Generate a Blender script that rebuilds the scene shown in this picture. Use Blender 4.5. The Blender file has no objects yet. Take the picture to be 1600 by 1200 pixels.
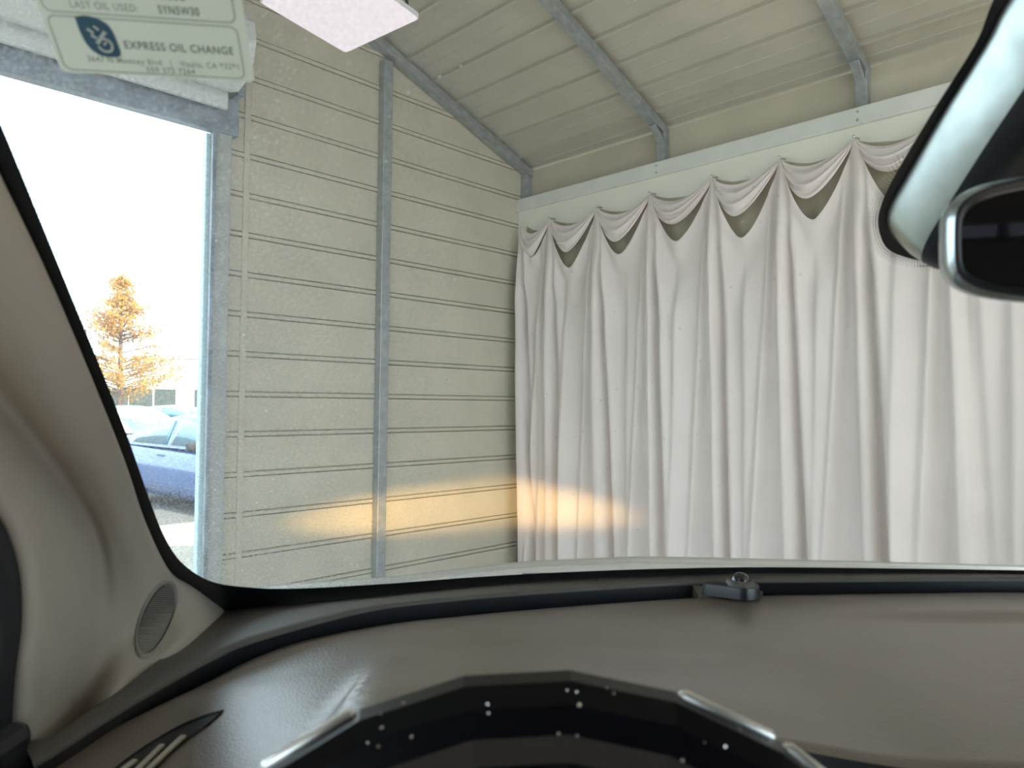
import bpy, bmesh, math, random
from mathutils import Vector, Matrix
random.seed(7)
R = math.radians
scene = bpy.context.scene
COL = scene.collection

# ---------------------------------------------------------------- camera
F = 1110.0                      # focal length in pixels of a 1600 px wide frame
H = 1.65                        # eye height above the floor
PITCH, ROLL = 0.02615, -0.0116
_f = Vector((0, math.cos(PITCH), math.sin(PITCH)))
_u = Vector((0, -math.sin(PITCH), math.cos(PITCH)))
_x = Vector((1, 0, 0))
RT = _x * math.cos(ROLL) - _u * math.sin(ROLL)
UP = _x * math.sin(ROLL) + _u * math.cos(ROLL)
EYE = Vector((0, 0, H))
cam_d = bpy.data.cameras.new('camera')
cam_d.sensor_width = 36.0
cam_d.lens = F / 1600 * 36
cam_d.clip_start = 0.02
cam_d.clip_end = 500
cam_d.dof.use_dof = True
cam_d.dof.focus_distance = 3.2
cam_d.dof.aperture_fstop = 11.0
cam = bpy.data.objects.new('camera', cam_d)
COL.objects.link(cam)
cam.matrix_world = Matrix(((RT.x, UP.x, -_f.x, 0), (RT.y, UP.y, -_f.y, 0), (RT.z, UP.z, -_f.z, H), (0, 0, 0, 1)))
scene.camera = cam

# ---------------------------------------------------------------- world, sun, exposure
w = bpy.data.worlds.new('sky')
scene.world = w
w.use_nodes = True
nt = w.node_tree
bg = nt.nodes['Background']
bg.inputs['Color'].default_value = (0.73, 0.895, 1.0, 1)
bg.inputs['Strength'].default_value = 2.55

ANG = 0.78307                   # the shed stands at 45 degrees to the car
EG = Vector((-math.cos(ANG), -math.sin(ANG), 0))    # along the gable wall, away from the far corner
ES = Vector((math.sin(ANG), -math.cos(ANG), 0))     # along the curtain wall, away from the far corner
CORNER = Vector((0.094, 5.688, 0))
MS = Matrix(((EG.x, ES.x, 0, CORNER.x), (EG.y, ES.y, 0, CORNER.y), (0, 0, 1, 0), (0, 0, 0, 1)))

sun_d = bpy.data.lights.new('sun', 'SUN')
sun_d.energy = 8.0
sun_d.angle = R(0.6)
sun_d.color = (1.0, 0.90, 0.74)
sun = bpy.data.objects.new('sun', sun_d)
COL.objects.link(sun)
_sd = (-ES * 0.80 + EG * 0.12 + Vector((0, 0, -0.72))).normalized()
sun.rotation_euler = _sd.to_track_quat('-Z', 'Y').to_euler()

scene.view_settings.view_transform = 'Standard'
scene.view_settings.look = 'None'
scene.view_settings.gamma = 1.0
scene.view_settings.use_curve_mapping = False
scene.view_settings.exposure = 0.95

# ---------------------------------------------------------------- pixel rays
def ray(px, py):
    a, b = (px - 800) / F, (600 - py) / F
    return RT * a + UP * b + _f
def P(px, py, depth):
    d = ray(px, py)
    return EYE + d * (depth / d.y)
def PX(px, py, x):
    d = ray(px, py)
    return EYE + d * (x / d.x)
def PZ(px, py, z):
    d = ray(px, py)
    return EYE + d * ((z - H) / d.z)
def PT(px, py, t):              # point on the plane parallel to the curtain wall, t metres into the shed -> (u, z)
    d = ray(px, py)
    n = EG
    k = (n.dot(CORNER) + t - n.dot(EYE)) / n.dot(d)
    p = EYE + d * k
    return (p - CORNER).dot(ES), p.z
XC = 0.33                       # centre line of the car
def bulge(x):
    return 0.10 * (1 - ((x - XC) / 0.70) ** 2)
def gz(x, y):                   # windshield surface
    return H - 0.24 + (0.9 + bulge(x) - y) * 0.82
def G(px, py, off=0.0):
    d = ray(px, py)
    y = 0.6
    for _ in range(30):
        x = d.x / d.y * y
        s = d.z / d.y
        y = (-0.24 + (0.9 + bulge(x)) * 0.82) / (s + 0.82)
    p = EYE + d * (y / d.y)
    return p + Vector((0, -0.634, -0.773)) * off

# ---------------------------------------------------------------- materials
def mat(name, col, rough=0.5, metal=0.0, spec=0.5, var=0.0, vscale=20, bump=0.0, bscale=200, btype='NOISE',
        coat=0.0, emit=None, estr=0.0, sheen=0.0, stretch=None, trans=0.0, vdetail=4):
    m = bpy.data.materials.new(name)
    m.use_nodes = True
    n, l = m.node_tree.nodes, m.node_tree.links
    b = n['Principled BSDF']
    b.inputs['Base Color'].default_value = (*col, 1)
    b.inputs['Roughness'].default_value = rough
    b.inputs['Metallic'].default_value = metal
    b.inputs['Specular IOR Level'].default_value = spec
    b.inputs['Coat Weight'].default_value = coat
    b.inputs['Coat Roughness'].default_value = 0.08
    b.inputs['Sheen Weight'].default_value = sheen
    b.inputs['Transmission Weight'].default_value = trans
    if emit:
        b.inputs['Emission Color'].default_value = (*emit, 1)
        b.inputs['Emission Strength'].default_value = estr
    tc = None
    if var or bump:
        tc = n.new('ShaderNodeTexCoord')
        mp = n.new('ShaderNodeMapping')
        l.new(tc.outputs['Object'], mp.inputs['Vector'])
        if stretch:
            mp.inputs['Scale'].default_value = stretch
    if var:
        t = n.new('ShaderNodeTexNoise')
        t.inputs['Scale'].default_value = vscale
        t.inputs['Detail'].default_value = vdetail
        l.new(mp.outputs['Vector'], t.inputs['Vector'])
        r = n.new('ShaderNodeValToRGB')
        r.color_ramp.elements[0].position = 0.3
        r.color_ramp.elements[1].position = 0.7
        r.color_ramp.elements[0].color = (*[max(0, c * (1 - var)) for c in col], 1)
        r.color_ramp.elements[1].color = (*[min(1, c * (1 + var)) for c in col], 1)
        l.new(t.outputs['Fac'], r.inputs['Fac'])
        l.new(r.outputs['Color'], b.inputs['Base Color'])
    if bump:
        if btype == 'NOISE':
            t = n.new('ShaderNodeTexNoise')
            t.inputs['Detail'].default_value = 3
            out = t.outputs['Fac']
        else:
            t = n.new('ShaderNodeTexVoronoi')
            out = t.outputs['Distance']
        t.inputs['Scale'].default_value = bscale
        l.new(mp.outputs['Vector'], t.inputs['Vector'])
        bp = n.new('ShaderNodeBump')
        bp.inputs['Strength'].default_value = bump
        bp.inputs['Distance'].default_value = 0.002
        l.new(out, bp.inputs['Height'])
        l.new(bp.outputs['Normal'], b.inputs['Normal'])
    return m

M = {}
M['siding'] = mat('siding', (0.545, 0.50, 0.395), 0.55, var=0.07, vscale=3, bump=0.05, bscale=30)
M['roofing'] = mat('roofing', (0.49, 0.46, 0.39), 0.45, var=0.06, vscale=3)
M['galv'] = mat('galvanised_steel', (0.34, 0.36, 0.37), 0.45, metal=0.35, var=0.16, vscale=18)
M['header'] = mat('header_steel', (0.26, 0.31, 0.38), 0.5, metal=0.2, var=0.3, vscale=9)
M['jambsteel'] = mat('jamb_steel', (0.42, 0.43, 0.42), 0.5, metal=0.1, var=0.12, vscale=14)
M['coil'] = mat('door_coil_paint', (0.66, 0.68, 0.69), 0.45, var=0.05, vscale=6)
M['jambtrim'] = mat('jamb_trim_paint', (0.58, 0.78, 0.86), 0.5, var=0.05, vscale=8)
M['board'] = mat('white_board', (0.80, 0.79, 0.70), 0.55, var=0.04, vscale=5)
M['boardtop'] = mat('white_board_rail', (0.70, 0.71, 0.68), 0.5, var=0.05, vscale=7)
M['concrete'] = mat('concrete', (0.58, 0.55, 0.50), 0.85, var=0.12, vscale=2.5, bump=0.2, bscale=60)
M['apron'] = mat('apron_concrete', (0.27, 0.24, 0.19), 0.85, var=0.1, vscale=2, bump=0.2, bscale=60)
M['asphalt'] = mat('asphalt', (0.10, 0.10, 0.095), 0.9, var=0.5, vscale=30, bump=0.4, bscale=90)
M['lead'] = mat('led_housing', (0.75, 0.72, 0.74), 0.4, var=0.02, vscale=9)
M['led'] = mat('led_diffuser', (0.22, 0.205, 0.216), 0.5, emit=(1.0, 0.90, 0.96), estr=0.42, var=0.03, vscale=14)
M['darkplastic'] = mat('black_plastic', (0.012, 0.013, 0.018), 0.45, bump=0.1, bscale=900, var=0.1, vscale=40)
M['charcoal'] = mat('charcoal_plastic', (0.09, 0.082, 0.075), 0.5, bump=0.15, bscale=1100, var=0.08, vscale=30)
M['leather'] = mat('dash_leather', (0.13, 0.10, 0.078), 0.36, spec=1.0, bump=0.4, bscale=460, btype='VORONOI', var=0.10, vscale=25)
_b = M['leather'].node_tree.nodes['Principled BSDF']
_b.inputs['Coat Weight'].default_value = 0.7
_b.inputs['Coat Roughness'].default_value = 0.30
for _n in M['leather'].node_tree.nodes:
    if _n.type == 'BUMP': _n.inputs['Distance'].default_value = 0.0007
M['pillar'] = mat('taupe_trim', (0.41, 0.365, 0.31), 0.75, spec=0.3, bump=0.12, bscale=1500, var=0.03, vscale=20)
M['grille'] = mat('taupe_grille', (0.27, 0.245, 0.215), 0.6, var=0.03, vscale=20)
M['grilledark'] = mat('grille_dark_cloth', (0.05, 0.045, 0.04), 0.8, var=0.1, vscale=50)  # dark cloth behind the grille ribs
M['frit'] = mat('frit_black', (0.006, 0.007, 0.010), 0.35, var=0.1, vscale=40)
M['hood'] = mat('silver_car_paint', (0.72, 0.73, 0.73), 0.32, metal=0.1, coat=0.6, var=0.02, vscale=50)
M['liner'] = mat('headliner', (0.13, 0.125, 0.12), 0.95, var=0.05, vscale=60)
M['darkcloth'] = mat('dark_seat_cloth', (0.02, 0.02, 0.022), 0.9, var=0.1, vscale=60)
M['wheel'] = mat('glossy_black_cover', (0.003, 0.003, 0.005), 0.30, spec=0.15, var=0.2, vscale=60)
M['strip'] = mat('edge_highlight_metal', (0.92, 0.92, 0.90), 0.38, metal=1.0, var=0.02, vscale=80)  # stands in for light caught along the rim edges
M['gem'] = mat('crystal_stud', (0.75, 0.72, 0.70), 0.08, metal=0.9, var=0.05, vscale=300)
M['pod'] = mat('pod_highlight_stem_satin', (0.40, 0.44, 0.42), 0.30, metal=0.85, var=0.1, vscale=60)  # pale metal for the pod's put-in highlight, and for the stem
M['mbezel'] = mat('mirror_bezel', (0.40, 0.45, 0.47), 0.22, metal=0.85, var=0.1, vscale=60)
M['mglass'] = mat('mirror_glass', (0.55, 0.55, 0.56), 0.03, metal=1.0, var=0.01, vscale=30)
M['sensor'] = mat('sensor_plastic', (0.018, 0.02, 0.023), 0.3, var=0.1, vscale=60)
M['dome'] = mat('sensor_dome', (0.01, 0.012, 0.014), 0.12, coat=0.5, var=0.1, vscale=90)

M['ink'] = mat('sticker_ink', (0.14, 0.17, 0.16), 0.6, var=0.05, vscale=90)
M['inkthin'] = mat('sticker_fine_ink', (0.33, 0.38, 0.35), 0.6, var=0.05, vscale=90)
M['logo'] = mat('sticker_logo_blue', (0.035, 0.10, 0.16), 0.5, var=0.05, vscale=90)
M['building'] = mat('white_stucco', (0.84, 0.82, 0.76), 0.8, var=0.03, vscale=2)
M['bwin'] = mat('dark_window_band', (0.07, 0.085, 0.075), 0.4, var=0.35, vscale=5)  # dark windows of the warehouse
M['bark'] = mat('bark', (0.16, 0.11, 0.08), 0.9, var=0.3, vscale=20)
M['tyre'] = mat('tyre_rubber', (0.02, 0.02, 0.02), 0.8, var=0.2, vscale=30)
M['rim'] = mat('wheel_alloy', (0.5, 0.5, 0.5), 0.3, metal=0.9, var=0.05, vscale=30)
M['carglass'] = mat('car_window_tint', (0.10, 0.20, 0.26), 0.08, spec=0.8, var=0.1, vscale=6)
M['bluepaint'] = mat('blue_car_paint', (0.035, 0.11, 0.30), 0.22, metal=0.15, coat=0.8, var=0.03, vscale=40)
M['whitepaint'] = mat('white_car_paint', (0.82, 0.84, 0.85), 0.25, coat=0.6, var=0.01, vscale=40)
M['greypaint'] = mat('grey_car_paint', (0.20, 0.27, 0.30), 0.25, metal=0.2, coat=0.6, var=0.03, vscale=40)
M['greenpaint'] = mat('teal_car_paint', (0.16, 0.30, 0.34), 0.25, metal=0.2, coat=0.6, var=0.03, vscale=40)
M['hook'] = mat('hook_metal', (0.85, 0.84, 0.8), 0.2, metal=0.9, var=0.02, vscale=90)

def cloth_mat(name, col, tcol):
    m = mat(name, col, 0.8, spec=0.2, sheen=0.3, var=0.04, vscale=3, bump=0.05, bscale=300)
    n, l = m.node_tree.nodes, m.node_tree.links
    b = n['Principled BSDF']
    o = n['Material Output']
    t = n.new('ShaderNodeBsdfTranslucent')
    t.inputs['Color'].default_value = (*tcol, 1)
    mx = n.new('ShaderNodeMixShader')
    mx.inputs['Fac'].default_value = 0.22
    l.new(b.outputs[0], mx.inputs[1])
    l.new(t.outputs[0], mx.inputs[2])
    l.new(mx.outputs[0], o.inputs['Surface'])
    return m
M['curtain'] = cloth_mat('curtain_fabric', (0.92, 0.825, 0.80), (0.55, 0.47, 0.36))
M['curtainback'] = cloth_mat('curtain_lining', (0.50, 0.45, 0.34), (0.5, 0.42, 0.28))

M['paper'] = cloth_mat('sticker_film', (0.84, 0.88, 0.82), (0.90, 0.94, 0.88))
for _n in M['paper'].node_tree.nodes:
    if _n.type == 'MIX_SHADER': _n.inputs['Fac'].default_value = 0.5

def leaf_mat():
    m = mat('autumn_leaves', (0.52, 0.29, 0.08), 0.7, var=0.35, vscale=1.2)
    n, l = m.node_tree.nodes, m.node_tree.links
    b = n['Principled BSDF']
    o = n['Material Output']
    t = n.new('ShaderNodeBsdfTranslucent')
    t.inputs['Color'].default_value = (0.60, 0.40, 0.14, 1)
    mx = n.new('ShaderNodeMixShader')
    mx.inputs['Fac'].default_value = 0.5
    l.new(b.outputs[0], mx.inputs[1])
    l.new(t.outputs[0], mx.inputs[2])
    l.new(mx.outputs[0], o.inputs['Surface'])
    return m
M['leaf'] = leaf_mat()

def glass_mat(dust=True):
    m = bpy.data.materials.new('dusty_glass' if dust else 'clear_glass')
    m.use_nodes = True
    n, l = m.node_tree.nodes, m.node_tree.links
    n.clear()
    o = n.new('ShaderNodeOutputMaterial')
    tr = n.new('ShaderNodeBsdfTransparent')
    tr.inputs['Color'].default_value = (0.955, 0.975, 0.965, 1)
    gl = n.new('ShaderNodeBsdfGlossy')
    gl.inputs['Roughness'].default_value = 0.02
    fr = n.new('ShaderNodeFresnel')
    fr.inputs['IOR'].default_value = 1.25
    m1 = n.new('ShaderNodeMixShader')
    l.new(fr.outputs[0], m1.inputs['Fac'])
    l.new(tr.outputs[0], m1.inputs[1])
    l.new(gl.outputs[0], m1.inputs[2])
    if not dust:
        l.new(m1.outputs[0], o.inputs['Surface'])
        return m
    df = n.new('ShaderNodeBsdfDiffuse')
    df.inputs['Color'].default_value = (0.75, 0.78, 0.80, 1)
    tl = n.new('ShaderNodeBsdfTranslucent')
    tl.inputs['Color'].default_value = (0.75, 0.79, 0.82, 1)
    dd = n.new('ShaderNodeMixShader')
    dd.inputs['Fac'].default_value = 0.65
    l.new(df.outputs[0], dd.inputs[1])
    l.new(tl.outputs[0], dd.inputs[2])
    tc = n.new('ShaderNodeTexCoord')
    sep = n.new('ShaderNodeSeparateXYZ')
    l.new(tc.outputs['Object'], sep.inputs[0])
    # more dust towards the driver's pillar
    rx = n.new('ShaderNodeMapRange')
    rx.inputs['From Min'].default_value = 0.02
    rx.inputs['From Max'].default_value = -0.33
    rx.inputs['To Min'].default_value = 0.0
    rx.inputs['To Max'].default_value = 1.0
    l.new(sep.outputs['X'], rx.inputs['Value'])
    no = n.new('ShaderNodeTexNoise')
    no.inputs['Scale'].default_value = 420
    no.inputs['Detail'].default_value = 5
    no.inputs['Roughness'].default_value = 0.75
    l.new(tc.outputs['Object'], no.inputs['Vector'])
    rr = n.new('ShaderNodeMapRange')
    rr.inputs['From Min'].default_value = 0.40
    rr.inputs['From Max'].default_value = 0.78
    rr.inputs['To Min'].default_value = 0.0
    rr.inputs['To Max'].default_value = 0.95
    l.new(no.outputs['Fac'], rr.inputs['Value'])
    mu = n.new('ShaderNodeMath'); mu.operation = 'MULTIPLY'
    l.new(rr.outputs[0], mu.inputs[0]); l.new(rx.outputs[0], mu.inputs[1])
    # flecks
    vo = n.new('ShaderNodeTexVoronoi')
    vo.inputs['Scale'].default_value = 150
    vo.inputs['Randomness'].default_value = 1.0
    l.new(tc.outputs['Object'], vo.inputs['Vector'])
    cr = n.new('ShaderNodeSeparateColor')
    l.new(vo.outputs['Color'], cr.inputs[0])
    rad = n.new('ShaderNodeMapRange')          # only some cells hold a fleck, and its size varies
    rad.inputs['From Min'].default_value = 0.74
    rad.inputs['From Max'].default_value = 1.0
    rad.inputs['To Min'].default_value = 0.0
    rad.inputs['To Max'].default_value = 0.16
    l.new(cr.outputs[0], rad.inputs['Value'])
    lt = n.new('ShaderNodeMath'); lt.operation = 'LESS_THAN'
    l.new(vo.outputs['Distance'], lt.inputs[0]); l.new(rad.outputs[0], lt.inputs[1])
    ry = n.new('ShaderNodeMapRange')
    ry.inputs['From Min'].default_value = 0.35
    ry.inputs['From Max'].default_value = -0.30
    ry.inputs['To Min'].default_value = 0.03
    ry.inputs['To Max'].default_value = 0.9
    l.new(sep.outputs['X'], ry.inputs['Value'])
    mf = n.new('ShaderNodeMath'); mf.operation = 'MULTIPLY'
    l.new(lt.outputs[0], mf.inputs[0]); l.new(ry.outputs[0], mf.inputs[1])
    ad = n.new('ShaderNodeMath'); ad.operation = 'ADD'
    l.new(mu.outputs[0], ad.inputs[0]); l.new(mf.outputs[0], ad.inputs[1])
    a2 = n.new('ShaderNodeMath'); a2.operation = 'ADD'; a2.use_clamp = True
    a2.inputs[1].default_value = 0.03
    l.new(ad.outputs[0], a2.inputs[0])
    m2 = n.new('ShaderNodeMixShader')
    l.new(a2.outputs[0], m2.inputs['Fac'])
    l.new(m1.outputs[0], m2.inputs[1])
    l.new(dd.outputs[0], m2.inputs[2])
    l.new(m2.outputs[0], o.inputs['Surface'])
    return m
M['glass'] = glass_mat()
M['tint'] = glass_mat(False)
for _n in M['tint'].node_tree.nodes:
    if _n.type == 'BSDF_TRANSPARENT': _n.inputs['Color'].default_value = (0.10, 0.095, 0.10, 1)

# ---------------------------------------------------------------- mesh helpers
def link(name, me, m, parent=None, mw=None, smooth=False):
    if m and not me.materials:
        me.materials.append(m)
    o = bpy.data.objects.new(name, me)
    COL.objects.link(o)
    if smooth:
        for p in me.polygons:
            p.use_smooth = True
    if parent:
        o.parent = parent
    if mw is not None:
        o.matrix_world = mw
        if parent:
            o.matrix_parent_inverse = Matrix()
            o.matrix_local = parent_inv(parent) @ mw
    return o
def parent_inv(p):
    return p.matrix_local.inverted() if p.parent is None else (p.parent.matrix_local @ p.matrix_local).inverted()
def empty(name, loc=(0, 0, 0), mat4=None):
    o = bpy.data.objects.new(name, None)
    COL.objects.link(o)
    o.empty_display_size = 0.1
    o.matrix_local = mat4 if mat4 is not None else Matrix.Translation(loc)
    return o
def tag(o, label=None, cat=None, group=None, kind=None):
    if label: o['label'] = label
    if cat: o['category'] = cat
    if group: o['group'] = group
    if kind: o['kind'] = kind
    return o
def mesh(name, verts, faces):
    me = bpy.data.meshes.new(name)
    me.from_pydata([tuple(v) for v in verts], [], faces)
    me.validate()
    return me
def fix(me):
    bm = bmesh.new(); bm.from_mesh(me)
    bmesh.ops.recalc_face_normals(bm, faces=bm.faces)
    bm.to_mesh(me); bm.free()
    return me
def box_me(name, lo, hi, bev=0.0, seg=2):
    bm = bmesh.new()
    bmesh.ops.create_cube(bm, size=1)
    for v in bm.verts:
        v.co = Vector([(lo[i] + hi[i]) / 2 + v.co[i] * (hi[i] - lo[i]) for i in range(3)])
    if bev:
        bmesh.ops.bevel(bm, geom=bm.edges[:], offset=bev, segments=seg, affect='EDGES', profile=0.5)
    me = bpy.data.meshes.new(name); bm.to_mesh(me); bm.free()
    return me
def grid_me(name, rows, closed=False):
    n = len(rows[0])
    verts = [v for r in rows for v in r]
    faces = []
    for i in range(len(rows) - 1):
        for j in range(n - (0 if closed else 1)):
            k = (j + 1) % n
            faces.append((i * n + j, i * n + k, (i + 1) * n + k, (i + 1) * n + j))
    return mesh(name, verts, faces)
def bar_me(name, a, b, wx, wy, upv=Vector((0, 0, 1)), bev=0.004):
    a, b = Vector(a), Vector(b)
    d = (b - a); L = d.length; d.normalize()
    s = d.cross(upv)
    if s.length < 1e-4: s = Vector((1, 0, 0))
    s.normalize(); t = s.cross(d)
    me = box_me(name, (-wx / 2, -wy / 2, 0), (wx / 2, wy / 2, L), bev)
    me.transform(Matrix(((s.x, t.x, d.x, a.x), (s.y, t.y, d.y, a.y), (s.z, t.z, d.z, a.z), (0, 0, 0, 1))))
    return me
def tube_me(name, pts, r, n=8, cap=True):
    rows = []
    pts = [Vector(p) for p in pts]
    for i, p in enumerate(pts):
        d = (pts[min(i + 1, len(pts) - 1)] - pts[max(i - 1, 0)]).normalized()
        s = d.cross(Vector((0.13, 0.2, 1))).normalized(); t = s.cross(d)
        rr = r[i] if isinstance(r, (list, tuple)) else r
        rows.append([p + (s * math.cos(2 * math.pi * k / n) + t * math.sin(2 * math.pi * k / n)) * rr for k in range(n)])
    me = grid_me(name, rows, True)
    if cap:
        bm = bmesh.new(); bm.from_mesh(me)
        bmesh.ops.holes_fill(bm, edges=[e for e in bm.edges if e.is_boundary])
        bmesh.ops.recalc_face_normals(bm, faces=bm.faces)
        bm.to_mesh(me); bm.free()
    return me
def mod_solid(o, th, off=-1):
    s = o.modifiers.new('thick', 'SOLIDIFY'); s.thickness = th; s.offset = off
def mod_sub(o, lv=2):
    s = o.modifiers.new('sub', 'SUBSURF'); s.levels = lv; s.render_levels = lv

def catmull(pts, n):
    pts = [Vector(p) for p in pts]
    out = []
    q = [pts[0] * 2 - pts[1]] + pts + [pts[-1] * 2 - pts[-2]]
    m = len(pts) - 1
    for k in range(n):
        s = k / (n - 1) * m
        i = min(int(s), m - 1); t = s - i
        a, b, c, d = q[i:i + 4]
        out.append(0.5 * ((2 * b) + (c - a) * t + (2 * a - 5 * b + 4 * c - d) * t * t + (3 * b - a - 3 * c + d) * t ** 3))
    return out

# =====================================================================================
# THE SHED  (local axes: x = t along the gable wall, y = u along the curtain wall, z up)
# =====================================================================================
EAVE, SLOPE, COURSE = 3.516, 0.3675, 0.2286
RIB0 = 3.264 - 20 * COURSE       # height of the lower rib edge of course 0
DOOR0, DOOR1, DOORZ = 2.53, 7.7, 3.125
RIDGE = 4.15
WIDTH = 2 * RIDGE
LENGTH = 9.4
def roof_z(t):
    return EAVE + SLOPE * (t if t < RIDGE else WIDTH - t)

ground = link('ground', box_me('ground', (-150, -150, -0.4), (150, 150, -0.03)), M['asphalt'])
tag(ground, 'dark grey asphalt of the car park beyond the shed door', kind='structure')
floor = link('floor', box_me('floor', (-0.3, -0.12, -0.3), (WIDTH + 0.3, LENGTH + 0.5, 0.0)), M['concrete'], mw=MS)
tag(floor, 'grey concrete floor of the metal shed', kind='structure')
apron = link('driveway_apron', box_me('apron', (-1.5, -5.9, -0.3), (WIDTH + 6, -0.12, -0.012), 0.01), M['apron'], mw=MS)
tag(apron, 'pale sunlit concrete apron outside the shed door', kind='structure')

# --- gable wall, one object for each course of siding
wall_left = empty('wall_left', mat4=MS)
tag(wall_left, 'ribbed metal gable wall with the tall open doorway', kind='structure')
def course_profile(z):           # a recessed rib below a flat sheet: (depth, height)
    return [(-0.022, z), (-0.022, z + 0.004), (0.004, z + 0.008), (0.008, z + 0.013), (0.008, z + 0.023), (0.004, z + 0.027), (-0.018, z + 0.029), (-0.018, z + 0.034),
            (0.0, z + 0.037), (0.0, z + COURSE - 0.003), (-0.022, z + COURSE)]
def gable_piece(t0, t1, z, cut=True):
    prof = course_profile(z)
    rows = []
    for d, zz in prof:
        r = []
        for t in (t0, t1):
            r.append(Vector((t, d, zz)))
        rows.append(r)
    me = fix(grid_me('siding_course', rows))
    bm = bmesh.new(); bm.from_mesh(me)
    if cut:                      # trim under both roof slopes
        for nrm, pt in ((Vector((-SLOPE, 0, 1)), Vector((0, 0, EAVE))), (Vector((SLOPE, 0, 1)), Vector((WIDTH, 0, EAVE)))):
            g = bm.verts[:] + bm.edges[:] + bm.faces[:]
            bmesh.ops.bisect_plane(bm, geom=g, plane_co=pt, plane_no=nrm, clear_outer=True)
    ok = len(bm.faces) > 0
    bm.to_mesh(me); bm.free()
    if ok:
        o = link('siding_course', me, M['siding'], wall_left)
        mod_solid(o, 0.004, 0)
for k in range(0, 27):
    z = RIB0 + k * COURSE
    if z + COURSE < 0: continue
    if z < DOORZ:
        gable_piece(0.0, DOOR0 - 0.01, z)
        gable_piece(DOOR1 + 0.01, WIDTH, z)
    else:
        gable_piece(0.0, WIDTH, max(z, 0))
    if z > roof_z(RIDGE): break
TB = 0.057
def part(name, me, m, parent, smooth=False):
    return link(name, me, m, parent, smooth=smooth)
part('post', box_me('post', (1.385 - 0.035, 0.004, 0), (1.385 + 0.035, 0.068, roof_z(1.385) - 0.11), 0.006), M['galv'], wall_left)
part('corner_post', box_me('corner_post', (0.004, 0.004, 0), (0.066, 0.066, EAVE - 0.02), 0.006), M['galv'], wall_left)
part('post', box_me('post', (DOOR1, 0.004, 0), (DOOR1 + 0.07, 0.068, DOORZ + 0.6), 0.006), M['galv'], wall_left)
part('door_jamb', box_me('door_jamb', (DOOR0 - 0.115, 0.003, 0), (DOOR0 - 0.012, 0.045, DOORZ + 0.10), 0.006), M['jambsteel'], wall_left)
part('door_guide', box_me('door_guide', (DOOR0 - 0.022, 0.046, 0), (DOOR0 + 0.0, 0.066, DOORZ + 0.02), 0.003), M['header'], wall_left)
part('jamb_trim', box_me('jamb_trim', (DOOR0 - 0.02, -0.05, 0), (DOOR0 + 0.012, 0.004, DOORZ), 0.006), M['jambtrim'], wall_left)
part('header', box_me('header', (DOOR0 - 0.14, 0.003, DOORZ), (DOOR1 + 0.1, 0.07, DOORZ + 0.20), 0.005), M['header'], wall_left)
part('side_rail', box_me('side_rail', (DOOR0 - 0.235, 0.002, 0), (DOOR0 - 0.20, 0.014, DOORZ + 0.42), 0.003), M['siding'], wall_left)
for s in (-1, 1):                # rake beams under the roof
    t0, t1 = (0.0, RIDGE) if s < 0 else (WIDTH, RIDGE)
    dz = -0.012 - TB / 2
    part('rake_beam', bar_me('rake_beam', (t0, 0.045, roof_z(t0) + dz), (t1, 0.045, roof_z(t1) + dz), 0.075, TB), M['galv'], wall_left)

# --- curtain-side wall
wall_right = empty('wall_right', mat4=MS)
tag(wall_right, 'ribbed metal side wall behind the hanging curtain', kind='structure')
k = 0
side_me = fix(grid_me('side_course', [[Vector((d, -0.02, zz)), Vector((d, LENGTH, zz))] for d, zz in course_profile(0)]))
for k in range(0, 27):
    z = RIB0 + k * COURSE
    if z + COURSE < 0 or z + COURSE > EAVE + 0.22: continue
    o = link('siding_course', side_me, M['siding'], wall_right)
    o.location = (0, 0, min(z, EAVE - COURSE - 0.01) if z + COURSE > EAVE else z)
    mod_solid(o, 0.004, 0)
RAFT = [0.045, 1.31, 2.585, 3.86, 5.13, 6.4, 7.67, 8.94]
for u in RAFT[1:]:
    part('post', box_me('post', (0.004, u - 0.032, 0), (0.066, u + 0.032, EAVE - 0.03), 0.006), M['galv'], wall_right)

wall_far = empty('wall_far', mat4=MS)
tag(wall_far, 'far side of the shed, out of view, part closed to shape the light', kind='structure')
part('shading_sheet', box_me('shading_sheet', (WIDTH, 0, 0), (WIDTH + 0.02, 3.4, EAVE + 0.02)), M['siding'], wall_far)  # unseen sheet, closed this far so the corner gets less light
for u in RAFT:
    part('post', box_me('post', (WIDTH - 0.066, u - 0.032, 0), (WIDTH - 0.004, u + 0.032, EAVE - 0.03), 0.006), M['galv'], wall_far)

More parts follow.
